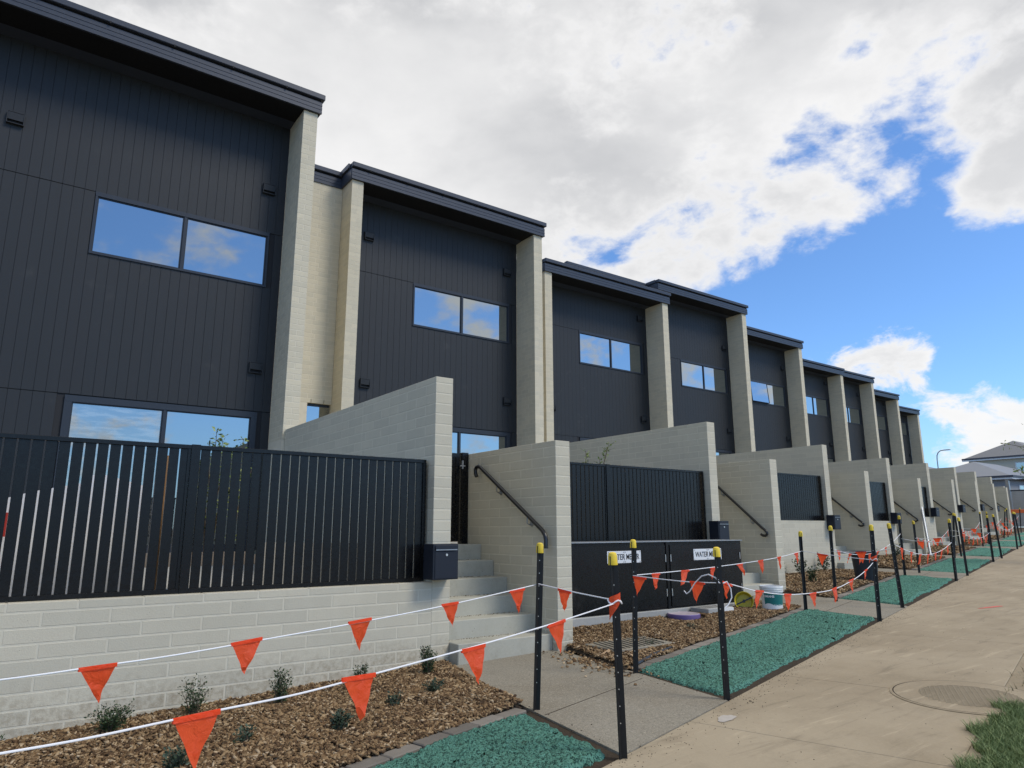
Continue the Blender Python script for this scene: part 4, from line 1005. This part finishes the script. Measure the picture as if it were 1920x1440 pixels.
vdir = Vector((-bx, -by, 0)).normalized(); a0 = math.atan2(vdir.y, vdir.x)
for v in me.vertices:
    a = a0-.28+v.co.x/.137; z = .196+v.co.y; r = .1378+v.co.z; v.co = (r*math.cos(a), r*math.sin(a), z)
mesh_obj('lettering', me, t, (bx, by, bz))
me = text_mesh('PAINT', .016, None, None, M_sign, ext=.0005) if False else None
wire = [(bx+.15*math.cos(a), by+.15*math.sin(a), bz+.24-.13*math.sin((a-(a0-1.5))/3.0*math.pi)) for a in np.linspace(a0-1.5, a0+1.5, 16)]
# yellow tub lying on its side, open end to the camera
lx, ly = 8.13, 5.99; lc = Vector((lx, ly, GZ(lx)+.125)); ax = (Vector((-lx, -ly, .9)).normalized()+Vector((-.05, 0, .1))).normalized()
t = thing('yellow_tub', 'round yellow tub tipped against the cabinet plinth, open towards the camera', 'tub', tuple(lc))
MB().lathe([(.0005, -.09), (.100, -.09), (.116, 0), (.123, .004), (.123, .014), (.116, .014), (.108, -.005), (.094, -.078), (.0005, -.078)], 36, tuple(lc), ax).build('shell', M_yellow, t, smooth=True)
q = ax.to_track_quat('Z', 'Y').to_matrix()
MB().obox(lc+ax*.004, q@Vector((.12, .06, 0)), q@Vector((-.004, .008, 0)), ax*.004).obox(lc+ax*.0, q@Vector((.015, .0, 0)), q@Vector((0, .02, 0)), ax*.012).build('stirring_stick', M_blackp, t)
# purple pit lid
px, py = 6.97, 6.03; pz = GZ(px)+.040
t = thing('utility_cover', 'round purple plastic pit lid lying before the meter cabinet', 'lid', (px, py, pz))
MB().lathe([(.195, -.07), (.20, -.03), (.20, .028), (.193, .034)], 44, (px, py, pz)).build('ring', M_purple, t, smooth=True)
MB().lathe([(.1925, .033), (.18, .036), (.17, .030), (.0005, .031)], 44, (px, py, pz)).build('top', M_lidtop, t, smooth=True)
# pale grated slab
sx, sy = 7.45, 6.05
t = thing('drain_slab', 'pale concrete slab with slots, half sunk in bark by the purple lid', 'slab', (sx, sy, GZ(sx)))
MB().box(sx-.19, sx+.30, sy-.17, sy+.12, GZ(sx)-.04, GZ(sx)+.105).build('slab', M_plinth, t, bevel=.006)
mb = MB()
for i in range(9):
    for j in range(2): mb.box(sx-.15+i*.045, sx-.135+i*.045, sy-.10+j*.10, sy-.04+j*.10, GZ(sx)+.1052, GZ(sx)+.1065)
mb.build('slots', M_soil2, t, kind='stuff')
MB().box(sx+.02, sx+.27, sy-.20, sy-.171, GZ(sx)-.02, GZ(sx)+.10).build('end_board', M_white, t)
# ribbed concrete pit cover at the bed corner beside the first path
cx, cy = 5.06, 5.10; t = thing('pit_cover', 'ribbed concrete pit cover half hidden by bark near the first low wall', 'pit cover', (cx, cy, GZ(cx)))
MB().box(cx-.36, cx+.42, cy-.24, cy+.22, GZ(cx)-.05, GZ(cx)+.055).build('cover', M_plinth if False else M_path, t, bevel=.006)
for i in range(11): MB().obox((cx-.31+.066*i, cy-.01, GZ(cx)+.061), (.012, .0, 0), (.05, .20, 0), (0, 0, .0035)).build('rib', M_path, t)
# loose timber off-cuts by the path
for i, (ux, uy, an, L) in enumerate(((4.62, 4.93, .4, .20), (4.78, 4.98, -.9, .13), (4.66, 4.62, 1.2, .16), (4.55, 4.78, -.3, .12))):
    o = tag(MB().obox((ux, uy, GZ(ux)+.045), (L/2*math.cos(an), L/2*math.sin(an), .01), (-.014*math.sin(an), .014*math.cos(an), .004), (0, 0, .005)).build('bark_piece', simple('pale_bark', (.38, .26, .15), .85, var=.2, nscale=30) if i == 0 else bpy.data.materials['pale_bark']),
            ['largest pale bark strip at the corner of the first path', 'short pale bark strip behind the largest one', 'pale bark strip nearest the footpath at the bed corner', 'smallest pale bark piece by the first path'][i], 'bark', 'pale bark strips at the bed corner')
# black pipe off-cut lying along the edging
tag(MB().tube([(4.48, 4.43, GZ(4.5)+.03), (4.9, 4.62, GZ(4.9)+.035), (5.30, 4.76, GZ(5.3)+.03)], .014, 8).build('irrigation_pipe', M_blackp, smooth=True), 'thin dark pipe lying on the bark against the edging', 'pipe')
# dark planter tub
tx, ty = 13.0, 6.88; tz = GZ(tx)
t = thing('planter_tub', 'tall tapered dark tub standing at the corner of the third green strip', 'tub', (tx, ty, tz))
def ring(hx, hy, z): return [(tx-hx, ty-hy, z), (tx+hx, ty-hy, z), (tx+hx, ty+hy, z), (tx-hx, ty+hy, z)]
def rotring(r, z, n=20, sq=.55):
    out = []
    for i in range(n):
        a = 2*math.pi*i/n+.45; c, s = math.cos(a), math.sin(a); rr_ = r/((abs(math.cos(a-.45))**3+abs(math.sin(a-.45))**3)**(1/3))
        out.append((tx+rr_*c, ty+rr_*s, z))
    return out
mb = MB(); prof = [(.18, 0), (.225, .50), (.245, .505), (.247, .545), (.228, .545), (.215, .48), (.17, .03), (.001, .03)]
for r, z in prof: mb.v += rotring(r, tz+z)
for i in range(len(prof)-1):
    for j in range(20): q_ = i*20; mb.f.append((q_+j, q_+(j+1) % 20, q_+20+(j+1) % 20, q_+20+j))
mb.build('shell', simple('charcoal_plastic', (.018, .022, .030), .5, var=.1), t, smooth=True)
# grey prop leaning on the fourth low wall
o = tag(MB().tube([(20.9, 9.2, GZ(21)-.02), (22.0+.0, 9.78, .62)], .035, 10).tube([(20.9, 9.2, GZ(21)-.02), (20.95, 9.22, GZ(21)+.02)], .06, 10).build('leaning_prop', M_steel, smooth=True), 'grey steel prop leaning against the fourth low wall', 'prop')

# manhole in the footpath
mx, my = 5.52, 2.29; mz = GZ(mx)
t = thing('manhole_cover', 'round manhole with grid-patterned lid set in the footpath by the grass', 'manhole', (mx, my, mz))
sl_ = .0235
def disc(r0, r1, z0, z1, n=48):
    mb = MB()
    for r, z in ((r0, z0), (r1, z1)):
        for j in range(n): a = 2*math.pi*j/n; x = mx+r*math.cos(a)*1.0; y = my+r*math.sin(a); mb.v.append((x, y, GZ(x)+z))
    for j in range(n): mb.f.append((j, (j+1) % n, n+(j+1) % n, n+j))
    return mb
disc(.485, .468, .0035, .006).build('outer_ring', M_foot, t); disc(.468, .460, .0052, .0052).build('ring_gap', M_soil2, t)
disc(.460, .32, .0058, .0062).build('collar', M_foot, t); disc(.32, .001, .0066, .0066).build('lid', M_foot, t)
mb = MB()
for i in range(-9, 10):
    c = i*.032; h = math.sqrt(max(.305**2-c*c, .0001))
    for a in (.5, .5+math.pi/2):
        dx_, dy_ = math.cos(a), math.sin(a); ox_, oy_ = -dy_*c, dx_*c
        mb.obox((mx+ox_, my+oy_, GZ(mx+ox_)+.0075), (dx_*h, dy_*h, dx_*h*.0235), (-dy_*.003, dx_*.003, 0), (0, 0, .0010+.0002*(a > 1)))
mb.build('grid', M_ironlid, t, kind='stuff')
# pale spray patch and red marking on the footpath
def blotch(name, cx, cy, rx, ry, rot, m, label, n=26, lift=.0035):
    pts = []
    for i in range(n):
        a = 2*math.pi*i/n; r = 1+.12*math.sin(a*3+cx)+.06*math.sin(a*7+1)+jit(.05); x = rx*r*math.cos(a); y = ry*r*math.sin(a)
        X = cx+x*math.cos(rot)-y*math.sin(rot); Y = cy+x*math.sin(rot)+y*math.cos(rot); pts.append((X, Y, GZ(X)+lift))
    tag(MB().poly(pts).build(name, m), label, 'mark')
blotch('chalk_patch', 3.84, 3.02, .09, .045, .25, M_chalk, 'pale whitish smear on the footpath beside the entry path corner')
blotch('paint_mark', 10.6, 4.0, .25, .03, -.2, M_pink, 'thin red paint mark across the middle of the footpath')
# bare soil strip beyond the manhole, grass before it
vz = lambda x, y: GZ(x)+.012
tag(MB().prism([(4.3, FR(4.3)-.004), (-6, FR(-6)-.004), (-6, -9), (60, -1), (60, FR(60)-.004)], lambda x, y: GZ(x)-.06, lambda x, y: GZ(x)-.006).build('verge', M_dirt), kind='structure')
def blades(name, n, region, h, m, wd=.004, seed=3):
    r = np.random.default_rng(seed); X, Y = region(r, n); n = len(X); a = r.random(n)*2*np.pi; H = h*(.4+.9*r.random(n)); lean = H*(.3+.9*r.random(n)); la = r.random(n)*2*np.pi; w_ = wd*(.6+.8*r.random(n))
    Z = -1.26+.0235*X-.01
    c, s = np.cos(a)*w_, np.sin(a)*w_; lx_, ly_ = np.cos(la)*lean, np.sin(la)*lean
    P0 = np.stack([X-c, Y-s, Z], -1); P1 = np.stack([X+c, Y+s, Z], -1)
    P2 = np.stack([X+c*.8+lx_*.3, Y+s*.8+ly_*.3, Z+H*.6], -1); P3 = np.stack([X-c*.8+lx_*.3, Y-s*.8+ly_*.3, Z+H*.6], -1)
    P4 = np.stack([X+lx_, Y+ly_, Z+H], -1); P4b = np.stack([X+lx_+c*.1, Y+ly_+s*.1, Z+H], -1)
    V = np.stack([P0, P1, P2, P3, P4, P4b], 1).reshape(-1, 3); b = np.arange(n)[:, None]*6
    F = np.concatenate([b+np.array([[0, 1, 2, 3]]), b+np.array([[3, 2, 5, 4]])], 0); return np_mesh(name, V, F, m, kind='stuff')
def reg_grass(r, n):
    X = r.uniform(3.9, 6.4, n); Y = r.uniform(.6, 2.4, n)
    lim = .74+.2475*X+.05*np.sin(X*7)+.04*np.sin(X*19)
    k = (Y < lim) & ((X-5.52)**2+(Y-2.29)**2 > .43**2) & (X < 5.62+.3*np.sin(Y*9)) | ((np.hypot(X-5.35, Y-1.95) < .14) & (Y < lim+.02)); return X[k], Y[k]
blades('grass', 95000, reg_grass, .056, M_grass, .0022)
def reg_dry(r, n):
    X = r.uniform(5.6, 11, n); Y = r.uniform(1.3, 3.6, n); k = (Y < .74+.2475*X+.03*np.sin(X*9)) & (np.sin(X*3.1)+np.sin(Y*7+X*2)+r.normal(0, .8, n) > .4); return X[k], Y[k]
blades('dry_grass', 9000, reg_dry, .05, M_dry, .003, 5)

# ------------------------------------------------------------------ plants
def leaves(mb, c, n, rx, rz, size, r, shape='up'):
    for _ in range(n):
        a = r.uniform(0, 6.283); rr_ = rx*math.sqrt(r.random()); z = r.random(); zz = rz*z
        wv = (.35+.65*math.sin(min(1, z*1.15)*math.pi)) if shape == 'up' else 1
        p = Vector((c[0]+rr_*wv*math.cos(a), c[1]+rr_*wv*math.sin(a), c[2]+zz))
        leaf(mb, p, Vector((math.cos(a), math.sin(a), r.uniform(-.1, 1.1))).normalized(), size*r.uniform(.6, 1.3), r)
def leaf(mb, p, d, L, r):
    s = d.cross(Vector((r.uniform(-1, 1), r.uniform(-1, 1), r.uniform(-1, 1)))).normalized(); nn = s.cross(d); w_ = L*.27
    b = len(mb.v); mb.v += [tuple(p), tuple(p+d*L*.5+s*w_+nn*L*.06), tuple(p+d*L), tuple(p+d*L*.5-s*w_+nn*L*.06)]; mb.f.append((b, b+1, b+2, b+3))
def shrub(x, y, z, H, W, nst, nl, size, m, label, group=None, seed=0, spread=.6, parentname='shrub'):
    r = random.Random(seed); t = thing(parentname, label, 'shrub', (x, y, z), group); st = MB(); lf = MB()
    for i in range(nst):
        a = r.uniform(0, 6.28); top = Vector((x+math.cos(a)*W*spread*r.uniform(.2, 1), y+math.sin(a)*W*spread*r.uniform(.2, 1), z+H*r.uniform(.6, 1.0)))
        b = Vector((x+math.cos(a)*.01, y+math.sin(a)*.01, z-.02)); mid = b.lerp(top, .5)+Vector((r.uniform(-.02, .02), r.uniform(-.02, .02), 0))
        st.tube([tuple(b), tuple(mid), tuple(top)], [.0035, .0025, .0012], 4, cap=False)
        for j in range(nl):
            u = r.uniform(.15, 1.0); p = (b.lerp(mid, u*2) if u < .5 else mid.lerp(top, u*2-1))
            an = r.uniform(0, 6.28); d = Vector((math.cos(an), math.sin(an), r.uniform(.1, 1.2))).normalized()
            p2 = p+d*r.uniform(.0, W*.22); leaf(lf, p2, d, size*r.uniform(.6, 1.25), r)
    st.build('stems', M_twig, t, kind='stuff'); lf.build('foliage', m, t, kind='stuff'); return t
bz = lambda x, y, k=0: float(bedz(k, np.array([x]), np.array([y]))[0])
SG = 'young shrubs in the bark beds'
sh = [  # x, y, height, width, stems, leaves, leaf size, material, label
 (.72, 5.42, .17, .30, 16, 42, .022, M_leaf, 'low bushy shrub nearest the left edge, against the block wall'),
 (1.22, 5.45, .26, .26, 12, 34, .020, M_leaf, 'leggy shrub against the wall, partly behind the biggest orange flag'),
 (1.78, 5.32, .27, .17, 13, 45, .020, M_leaf, 'upright dark shrub in the middle of the nearest bed'),
 (2.40, 5.35, .20, .14, 10, 34, .020, M_leaf, 'small dark shrub mostly behind the second lower flag'),
 (3.02, 5.38, .25, .16, 15, 52, .020, M_leaf, 'rounded dense shrub at the right end of the nearest bed, by the steps'),
 (.90, 4.32, .11, .16, 12, 26, .026, M_leafg, 'grey-green tufted plant at the bottom left of the bed'),
 (1.32, 4.55, .09, .16, 9, 18, .024, M_leafg, 'sparse grey-green plant right of the biggest flag'),
 (1.85, 4.35, .11, .16, 11, 26, .026, M_leafg, 'grey-green tuft under the second lower flag'),
 (2.72, 4.75, .09, .18, 9, 20, .026, M_leafg, 'flat grey-green plant below the dense shrub'),
 (2.32, 4.60, .08, .14, 7, 16, .026, M_leafg, 'tiny grey-green plant in the middle of the bed'),
 (.35, 4.20, .10, .15, 10, 22, .024, M_leafg, 'grey-green tuft at the extreme bottom left'),
 (.05, 5.25, .18, .22, 10, 30, .020, M_leaf, 'shrub cropped by the left picture edge')]
for i, (x, y, H, W, ns, nl, s_, m, lab) in enumerate(sh): shrub(x, y, bz(x, y), H*.88, W*.8, ns+3, int(nl*1.2), s_*.9, m, lab, SG, 100+i)
for i, (x, y) in enumerate(((5.2, 4.93), (6.35, 5.38))):
    shrub(x, y, bz(x, y, 1), .06, .10, 6, 14, .02, M_leafg, ['tiny green seedling in the bark near the black pipe', 'tiny green seedling below the purple lid'][i], 'seedlings in the second bed', 140+i)
j = 0
for k, pts in ((2, ((11.05, 8.25), (12.15, 8.1), (13.2, 8.3), (14.15, 8.35), (11.9, 7.3))), (3, ((16.6, 9.4), (17.6, 9.5), (18.6, 9.6), (19.6, 9.5), (17.0, 8.8))), (4, ((22.6, 10.9), (24, 11), (25.2, 11.2))), (5, ((28.6, 12.4), (30.2, 12.6), (31.2, 12.5)))):
    for q, (x, y) in enumerate(pts):
        shrub(x, y, bz(x, y, k), .34, .26, 9, 26, .045, M_leaf, 'dark green shrub number %s from the left in the %s bark bed' % (['one', 'two', 'three', 'four', 'five'][q], ORD[k]), SG, 200+j); j += 1
# saplings behind the fences
def sapling(x, y, z, tops, label, seed):
    r = random.Random(seed); t = thing('sapling', label, 'sapling', (x, y, z)); st = MB(); lf = MB()
    for (dx, dy, H) in tops:
        pts = [Vector((x, y, z-.4)), Vector((x+dx*.3, y+dy*.3, z+H*.5)), Vector((x+dx*.8, y+dy*.8, z+H*.85)), Vector((x+dx, y+dy, z+H))]
        st.tube([tuple(p) for p in pts], [.008, .006, .004, .002], 5, cap=False)
        for jn in range(46):
            u = r.uniform(.2, 1.0); i = min(int(u*3), 2); p = pts[i].lerp(pts[i+1], u*3-i); an = r.uniform(0, 6.28); d = Vector((math.cos(an), math.sin(an), r.uniform(-.1, .9))).normalized()
            leaf(lf, p+d*r.uniform(0, .03), d, r.uniform(.028, .050), r)
            if r.random() < .12:
                e = p+d*r.uniform(.06, .13); st.tube([tuple(p), tuple(e)], [.003, .001], 4, cap=False)
                for q in range(6): leaf(lf, p.lerp(e, r.random()), d, r.uniform(.02, .035), r)
    st.build('stems', M_twig, t, kind='stuff'); lf.build('foliage', M_leafy, t, kind='stuff')
sapling(1.42, 6.35, -.22, ((.0, 0, 1.07), (.06, .02, .99), (-.05, .02, .95), (.12, .02, .90), (-.12, .05, .8), (.20, 0, .7)), 'young sapling with fresh leaves poking above the nearest fence', 1)
sapling(1.60, 6.35, -.22, ((.05, .0, 1.01), (-.03, .0, .93), (.16, .05, .78)), 'smaller sapling right of the first, behind the nearest fence', 2)
sapling(6.84, 7.62, .03, ((.0, .0, 1.10), (.05, 0, .97), (-.05, 0, .9)), 'thin sapling tip left above the fence over the meter cabinet', 3)
sapling(6.98, 7.62, .03, ((.34, .0, 1.25), (.30, 0, 1.18), (.14, 0, 1.0), (.2, 0, .9)), 'taller slanting sapling above the fence over the meter cabinet', 4)
sapling(10.35, 8.3, .35, ((.05, .0, .95), (.1, .05, .8), (-.03, 0, .7)), 'sapling showing between the second tall and low walls', 5)
# things standing behind the nearest fence
o = tag(MB().box(1.02, 1.055, 6.30, 6.335, -.505, .60).build('timber_stake', M_timber), 'brown timber stake behind the nearest fence, beside its post', 'stake')
def board(x0, x1, y, z0, z1, z2, label, m=M_wrap):
    b = MB(); b.v += [(x0, y, z0), (x1, y, z0), (x1, y+.03, z2), (x0, y+.03, z1), (x0, y+.02, z0), (x1, y+.02, z0), (x1, y+.05, z2), (x0, y+.05, z1)]
    b.f += [(0, 1, 2, 3), (4, 7, 6, 5), (3, 2, 6, 7), (0, 4, 5, 1), (0, 3, 7, 4), (1, 5, 6, 2)]; return tag(b.build('sheet_stack', m), label, 'sheets', 'white sheets behind the nearest fence')
board(-.35, .18, 6.62, -.505, .12, .30, 'white sheet seen through the fence at the far left'); board(.19, .48, 6.60, -.505, .30, .37, 'white sheet behind the fence, left of the middle')
board(.49, .70, 6.58, -.505, .44, .44, 'tallest white sheet behind the nearest fence'); board(.705, .96, 6.60, -.505, .43, .36, 'white sheet behind the fence beside the timber stake')
tag(MB().box(-.02, .03, 6.605, 6.615, -.05, .13).build('red_print', M_red), 'patch of red print on the leftmost white sheet', 'print')
board(2.0, 3.1, 6.9, -.505, -.12, -.14, 'low pale bundle behind the right half of the nearest fence', M_court)

# ------------------------------------------------------------------ far houses, lamp, fence, barrier, tree
def hip_house(nm, label, x0, x1, y0, y1, zf, ze, zr, mw, mr, ov=.55, wins=()):
    t = thing(nm, label, 'house', (x0, y0, zf)); MB().box(x0, x1, y0, y1, zf, ze).build('wall', mw, t)
    X0, X1, Y0, Y1 = x0-ov, x1+ov, y0-ov, y1+ov; w_ = min(X1-X0, Y1-Y0)/2; b = MB()
    if X1-X0 > Y1-Y0: ra, rb = (X0+w_, (Y0+Y1)/2, zr), (X1-w_, (Y0+Y1)/2, zr)
    else: ra, rb = ((X0+X1)/2, Y0+w_, zr), ((X0+X1)/2, Y1-w_, zr)
    b.v += [(X0, Y0, ze), (X1, Y0, ze), (X1, Y1, ze), (X0, Y1, ze), ra, rb]
    if X1-X0 > Y1-Y0: b.f += [(0, 1, 5, 4), (1, 2, 5), (2, 3, 4, 5), (3, 0, 4), (0, 3, 2, 1)]
    else: b.f += [(0, 1, 4), (1, 2, 5, 4), (2, 3, 5), (3, 0, 4, 5), (0, 3, 2, 1)]
    rf = b.build('roof', mr, t)
    MB().box(X0-.08, X1+.08, Y0-.1, Y0-.005, ze-.12, ze+.08).box(X0-.1, X0-.005, Y0, Y1, ze-.12, ze+.08).build('gutter', M_gutter, t)
    MB().box(X0-.06, X1, Y0-.02, Y0+.03, ze-.30, ze-.125).box(X0-.02, X0+.03, Y0+.035, Y1, ze-.30, ze-.125).build('fascia', M_trimw, t)
    for (face, a, b_, za, zb_) in wins:
        if face == 'y':
            f = MB().box(a-.08, b_+.08, y0-.05, y0-.005, za-.08, zb_+.08).build('window', M_trimw, t); n = max(1, int((b_-a)/.9)); wd = (b_-a)/n
            for i in range(n): MB().box(a+wd*i+.05, a+wd*(i+1)-.05, y0-.06, y0-.052, za, zb_).build('pane', M_glass, f)
        else:
            f = MB().box(x0-.05, x0-.005, a-.08, b_+.08, za-.08, zb_+.08).build('window', M_trimw, t); n = max(1, int((b_-a)/.9)); wd = (b_-a)/n
            for i in range(n): MB().box(x0-.06, x0-.052, a+wd*i+.05, a+wd*(i+1)-.05, za, zb_).build('pane', M_glass, f)
    return t
z62 = GZ(62)
hip_house('bungalow', 'single-storey grey house with hip roof beyond the end of the row', 80.5, 96, 27.3, 36.5, z62, 5.05, 7.1, M_wallg, M_roofg, wins=(('y', 83, 87, 2.6, 4.2), ('x', 28.3, 29.3, 2.6, 4.0)))
hip_house('bungalow_wing', 'long grey hip-roofed wing left behind the bungalow', 86, 104, 35.5, 54, z62, 5.3, 8.9, M_wallg, M_roofg)
hip_house('two_storey_house', 'two-storey cream house with grey hip roof at the right edge', 101, 121, 30.5, 38.4, z62, 8.75, 11.1, M_wallc, M_rooftile, wins=(('x', 31.2, 33.2, 6.3, 7.9), ('y', 103, 106, 6.3, 7.9)))
# extra downpipe on the bungalow corner
tag(MB().tube([(80.42, 30.6, 4.75), (80.42, 30.6, 1.0)], .06, 8).build('downpipe', M_trimw), 'pale downpipe on the left wall of the bungalow', 'downpipe')
t = thing('street_lamp', 'curved street lamp above the bungalow roof', 'lamp', (100, 41.7, z62))
MB().tube([(100, 41.75, z62), (100, 41.75, 8.9), (100, 41.7, 9.5), (100, 41.5, 9.9), (100, 41.2, 10.1), (100, 40.7, 10.15)], .07, 8).build('pole', M_steel, t, smooth=True)
MB().box(99.85, 100.15, 40.0, 40.75, 10.08, 10.2).build('head', M_steel, t, bevel=.03)
# steel gate with wire mesh at the end of the row
t = thing('mesh_gate', 'dark steel gate post with wire mesh panel at the end of the row', 'gate', (51.5, 17.5, GZ(51)))
gz0 = GZ(52); MB().box(51.9, 52.08, 17.62, 17.8, gz0, 3.05).box(51.9, 52.08, 17.95, 18.05, gz0, 2.6).build('gate_post', M_steel, t)
MB().tube([(52, 17.6, 3.02), (52, 14.0, 3.0)], .045, 8).tube([(52, 17.6, 2.35), (52, 14.0, 2.33)], .045, 8).build('rail', M_fascia, t)
mb = MB()
for i in range(36): mb.tube([(52, 17.55-.1*i, 2.33), (52, 17.55-.1*i, gz0+.1)], .008, 4, cap=False)
for i in range(24): mb.tube([(52, 17.6, 2.3-.1*i), (52, 14, 2.3-.1*i)], .008, 4, cap=False)
mb.build('wire_mesh', M_steel, t, kind='stuff')
tag(MB().box(58, 58.2, 13, 22, GZ(58), 2.6).build('site_wall', M_court), 'pale rendered wall behind the wire mesh gate', 'wall')
# barrier boards
t = thing('barrier_board', 'orange barrier rail on yellow-capped pickets across the far end of the footpath', 'barrier', (46, 14.5, 0))
MB().obox((46.3, 13.6, .93), (-.2, 2.3, 0), (.02, 0, 0), (0, 0, .10)).build('rail', M_orange, t, bevel=.01)
tag(MB().obox((42.0, 10.5, GZ(42)+.06), (-.3, 1.2, 0), (.06, .02, 0), (0, 0, .06)).build('flat_barrier', M_orange), 'orange board lying on the ground at the far footpath end', 'barrier')
# street tree just outside the right edge, a few twigs reaching in
t = thing('street_tree', 'young street tree outside the right edge, a few leafy twigs reaching into view', 'tree', (20.9, 4.9, GZ(20)))
tr = MB(); tr.tube([(20.9, 4.9, GZ(20)), (20.9, 4.92, .4), (20.85, 4.95, 1.4), (20.8, 5.0, 2.6), (20.9, 4.9, 4.0)], [.06, .055, .045, .035, .02], 8)
tr.build('trunk', M_twig, t, smooth=True)
r = random.Random(5); br = MB(); lf = MB()
ends = [((20.82, 5.0, 1.75), (20.2, 6.2, 1.88), (19.68, 6.70, 2.05), 30), ((20.84, 4.98, 1.1), (20.4, 6.1, 1.30), (20.08, 6.62, 1.40), 90), ((20.8, 5.0, 2.3), (20.3, 5.9, 2.5), (20.0, 6.25, 2.45), 50),
        ((20.85, 4.95, 1.3), (20.5, 5.9, 1.25), (20.15, 6.48, 1.28), 90)]
for _ in range(26):
    a = r.uniform(0, 6.28); z = r.uniform(1.0, 4.2); L = r.uniform(.5, 1.0); s_ = (20.85, 4.95, z); ends.append((s_, (20.85+math.cos(a)*L*.6, 4.7+math.sin(a)*L*.5, z+.2), (20.85+math.cos(a)*L, 4.7+math.sin(a)*L*.8, z+.35), 60))
for a, b, c, n in ends:
    br.tube([a, b, c], [.014, .009, .004], 5, cap=False)
    for i in range(n):
        u = r.uniform(.35, 1); p = Vector(a).lerp(Vector(b), u*2) if u < .5 else Vector(b).lerp(Vector(c), u*2-1)
        d = Vector((r.uniform(-1, 1), r.uniform(-1, 1), r.uniform(-.6, .8))).normalized(); leaf(lf, p+d*r.uniform(0, .10), d, r.uniform(.06, .11), r)
br.build('branches', M_twig, t, kind='stuff'); lf.build('crown', M_leafy, t, kind='stuff')

# crumbs of soil and bark blown over the paving
def crumbs(name, n, fn, s0, s1, m, seed):
    r = np.random.default_rng(seed); X, Y, Z = fn(r, n); n = len(X); S = r.uniform(s0, s1, n)
    o8 = np.array([(-1,-1,0),(1,-1,0),(1,1,0),(-1,1,0),(-.5,-.6,1),(.6,-.5,1),(.5,.6,1),(-.6,.5,1)]); a = r.random(n)*6.283; c, s = np.cos(a), np.sin(a)
    v = o8[None]*S[:, None, None]*np.array([1, .7, .8]); v = v*(.7+.6*r.random((n, 8, 1)))
    V = np.stack([X[:, None]+v[..., 0]*c[:, None]-v[..., 1]*s[:, None], Y[:, None]+v[..., 0]*s[:, None]+v[..., 1]*c[:, None], Z[:, None]+v[..., 2]], -1).reshape(-1, 3)
    F = (np.arange(n)[:, None, None]*8+np.array([(4,5,6,7),(0,1,5,4),(1,2,6,5),(2,3,7,6),(3,0,4,7)])[None]).reshape(-1, 4)
    return np_mesh(name, V, F, m, kind='stuff')
def on_foot(r, n):
    X = r.uniform(1.5, 16, n)**1.0; t = np.abs(r.normal(0, .12, n)); Y = 2.2+.257*X-t; k = r.random(n) < .15
    Y = np.where(k, .8+.2475*X+r.random(n)*1.4, Y); return X, Y, -1.26+.0235*X
crumbs('soil_crumbs', 1700, on_foot, .0014, .0036, M_soil2, 4)
def on_path(r, n):
    X = r.uniform(2.9, 4.5, n); Y = r.uniform(2.95, 5.5, n); k = (np.minimum(X-2.86-.06*(Y-2.9), 4.40-X) < np.abs(r.normal(0, .10, n))) & (X > 2.88+.065*(Y-2.9)) & (X < 4.30+.06*(Y-3)); X, Y = X[k], Y[k]; return X, Y, -1.256+.0235*X
crumbs('path_crumbs', 2600, on_path, .002, .006, M_soil2, 6)
def on_path2(r, n):
    X = r.normal(4.45, .16, n); Y = r.normal(4.75, .28, n); k = (X < 4.62) & (X > 3.9); return X[k], Y[k], -1.252+.0235*X[k]
crumbs('spilt_bark', 420, on_path2, .006, .016, M_chip, 8)
def on_steps(r, n):
    i = r.integers(0, 5, n); X = r.uniform(3.43, 4.47, n); Y = 5.545+.255*(i+1)-np.abs(r.normal(0, .035, n))-.004; return X, Y, -1.168+.1663*(i+1)-.0
crumbs('step_grit', 700, on_steps, .0015, .005, M_soil, 9)

for o in bpy.data.objects:
    if '_w' in o: del o['_w']
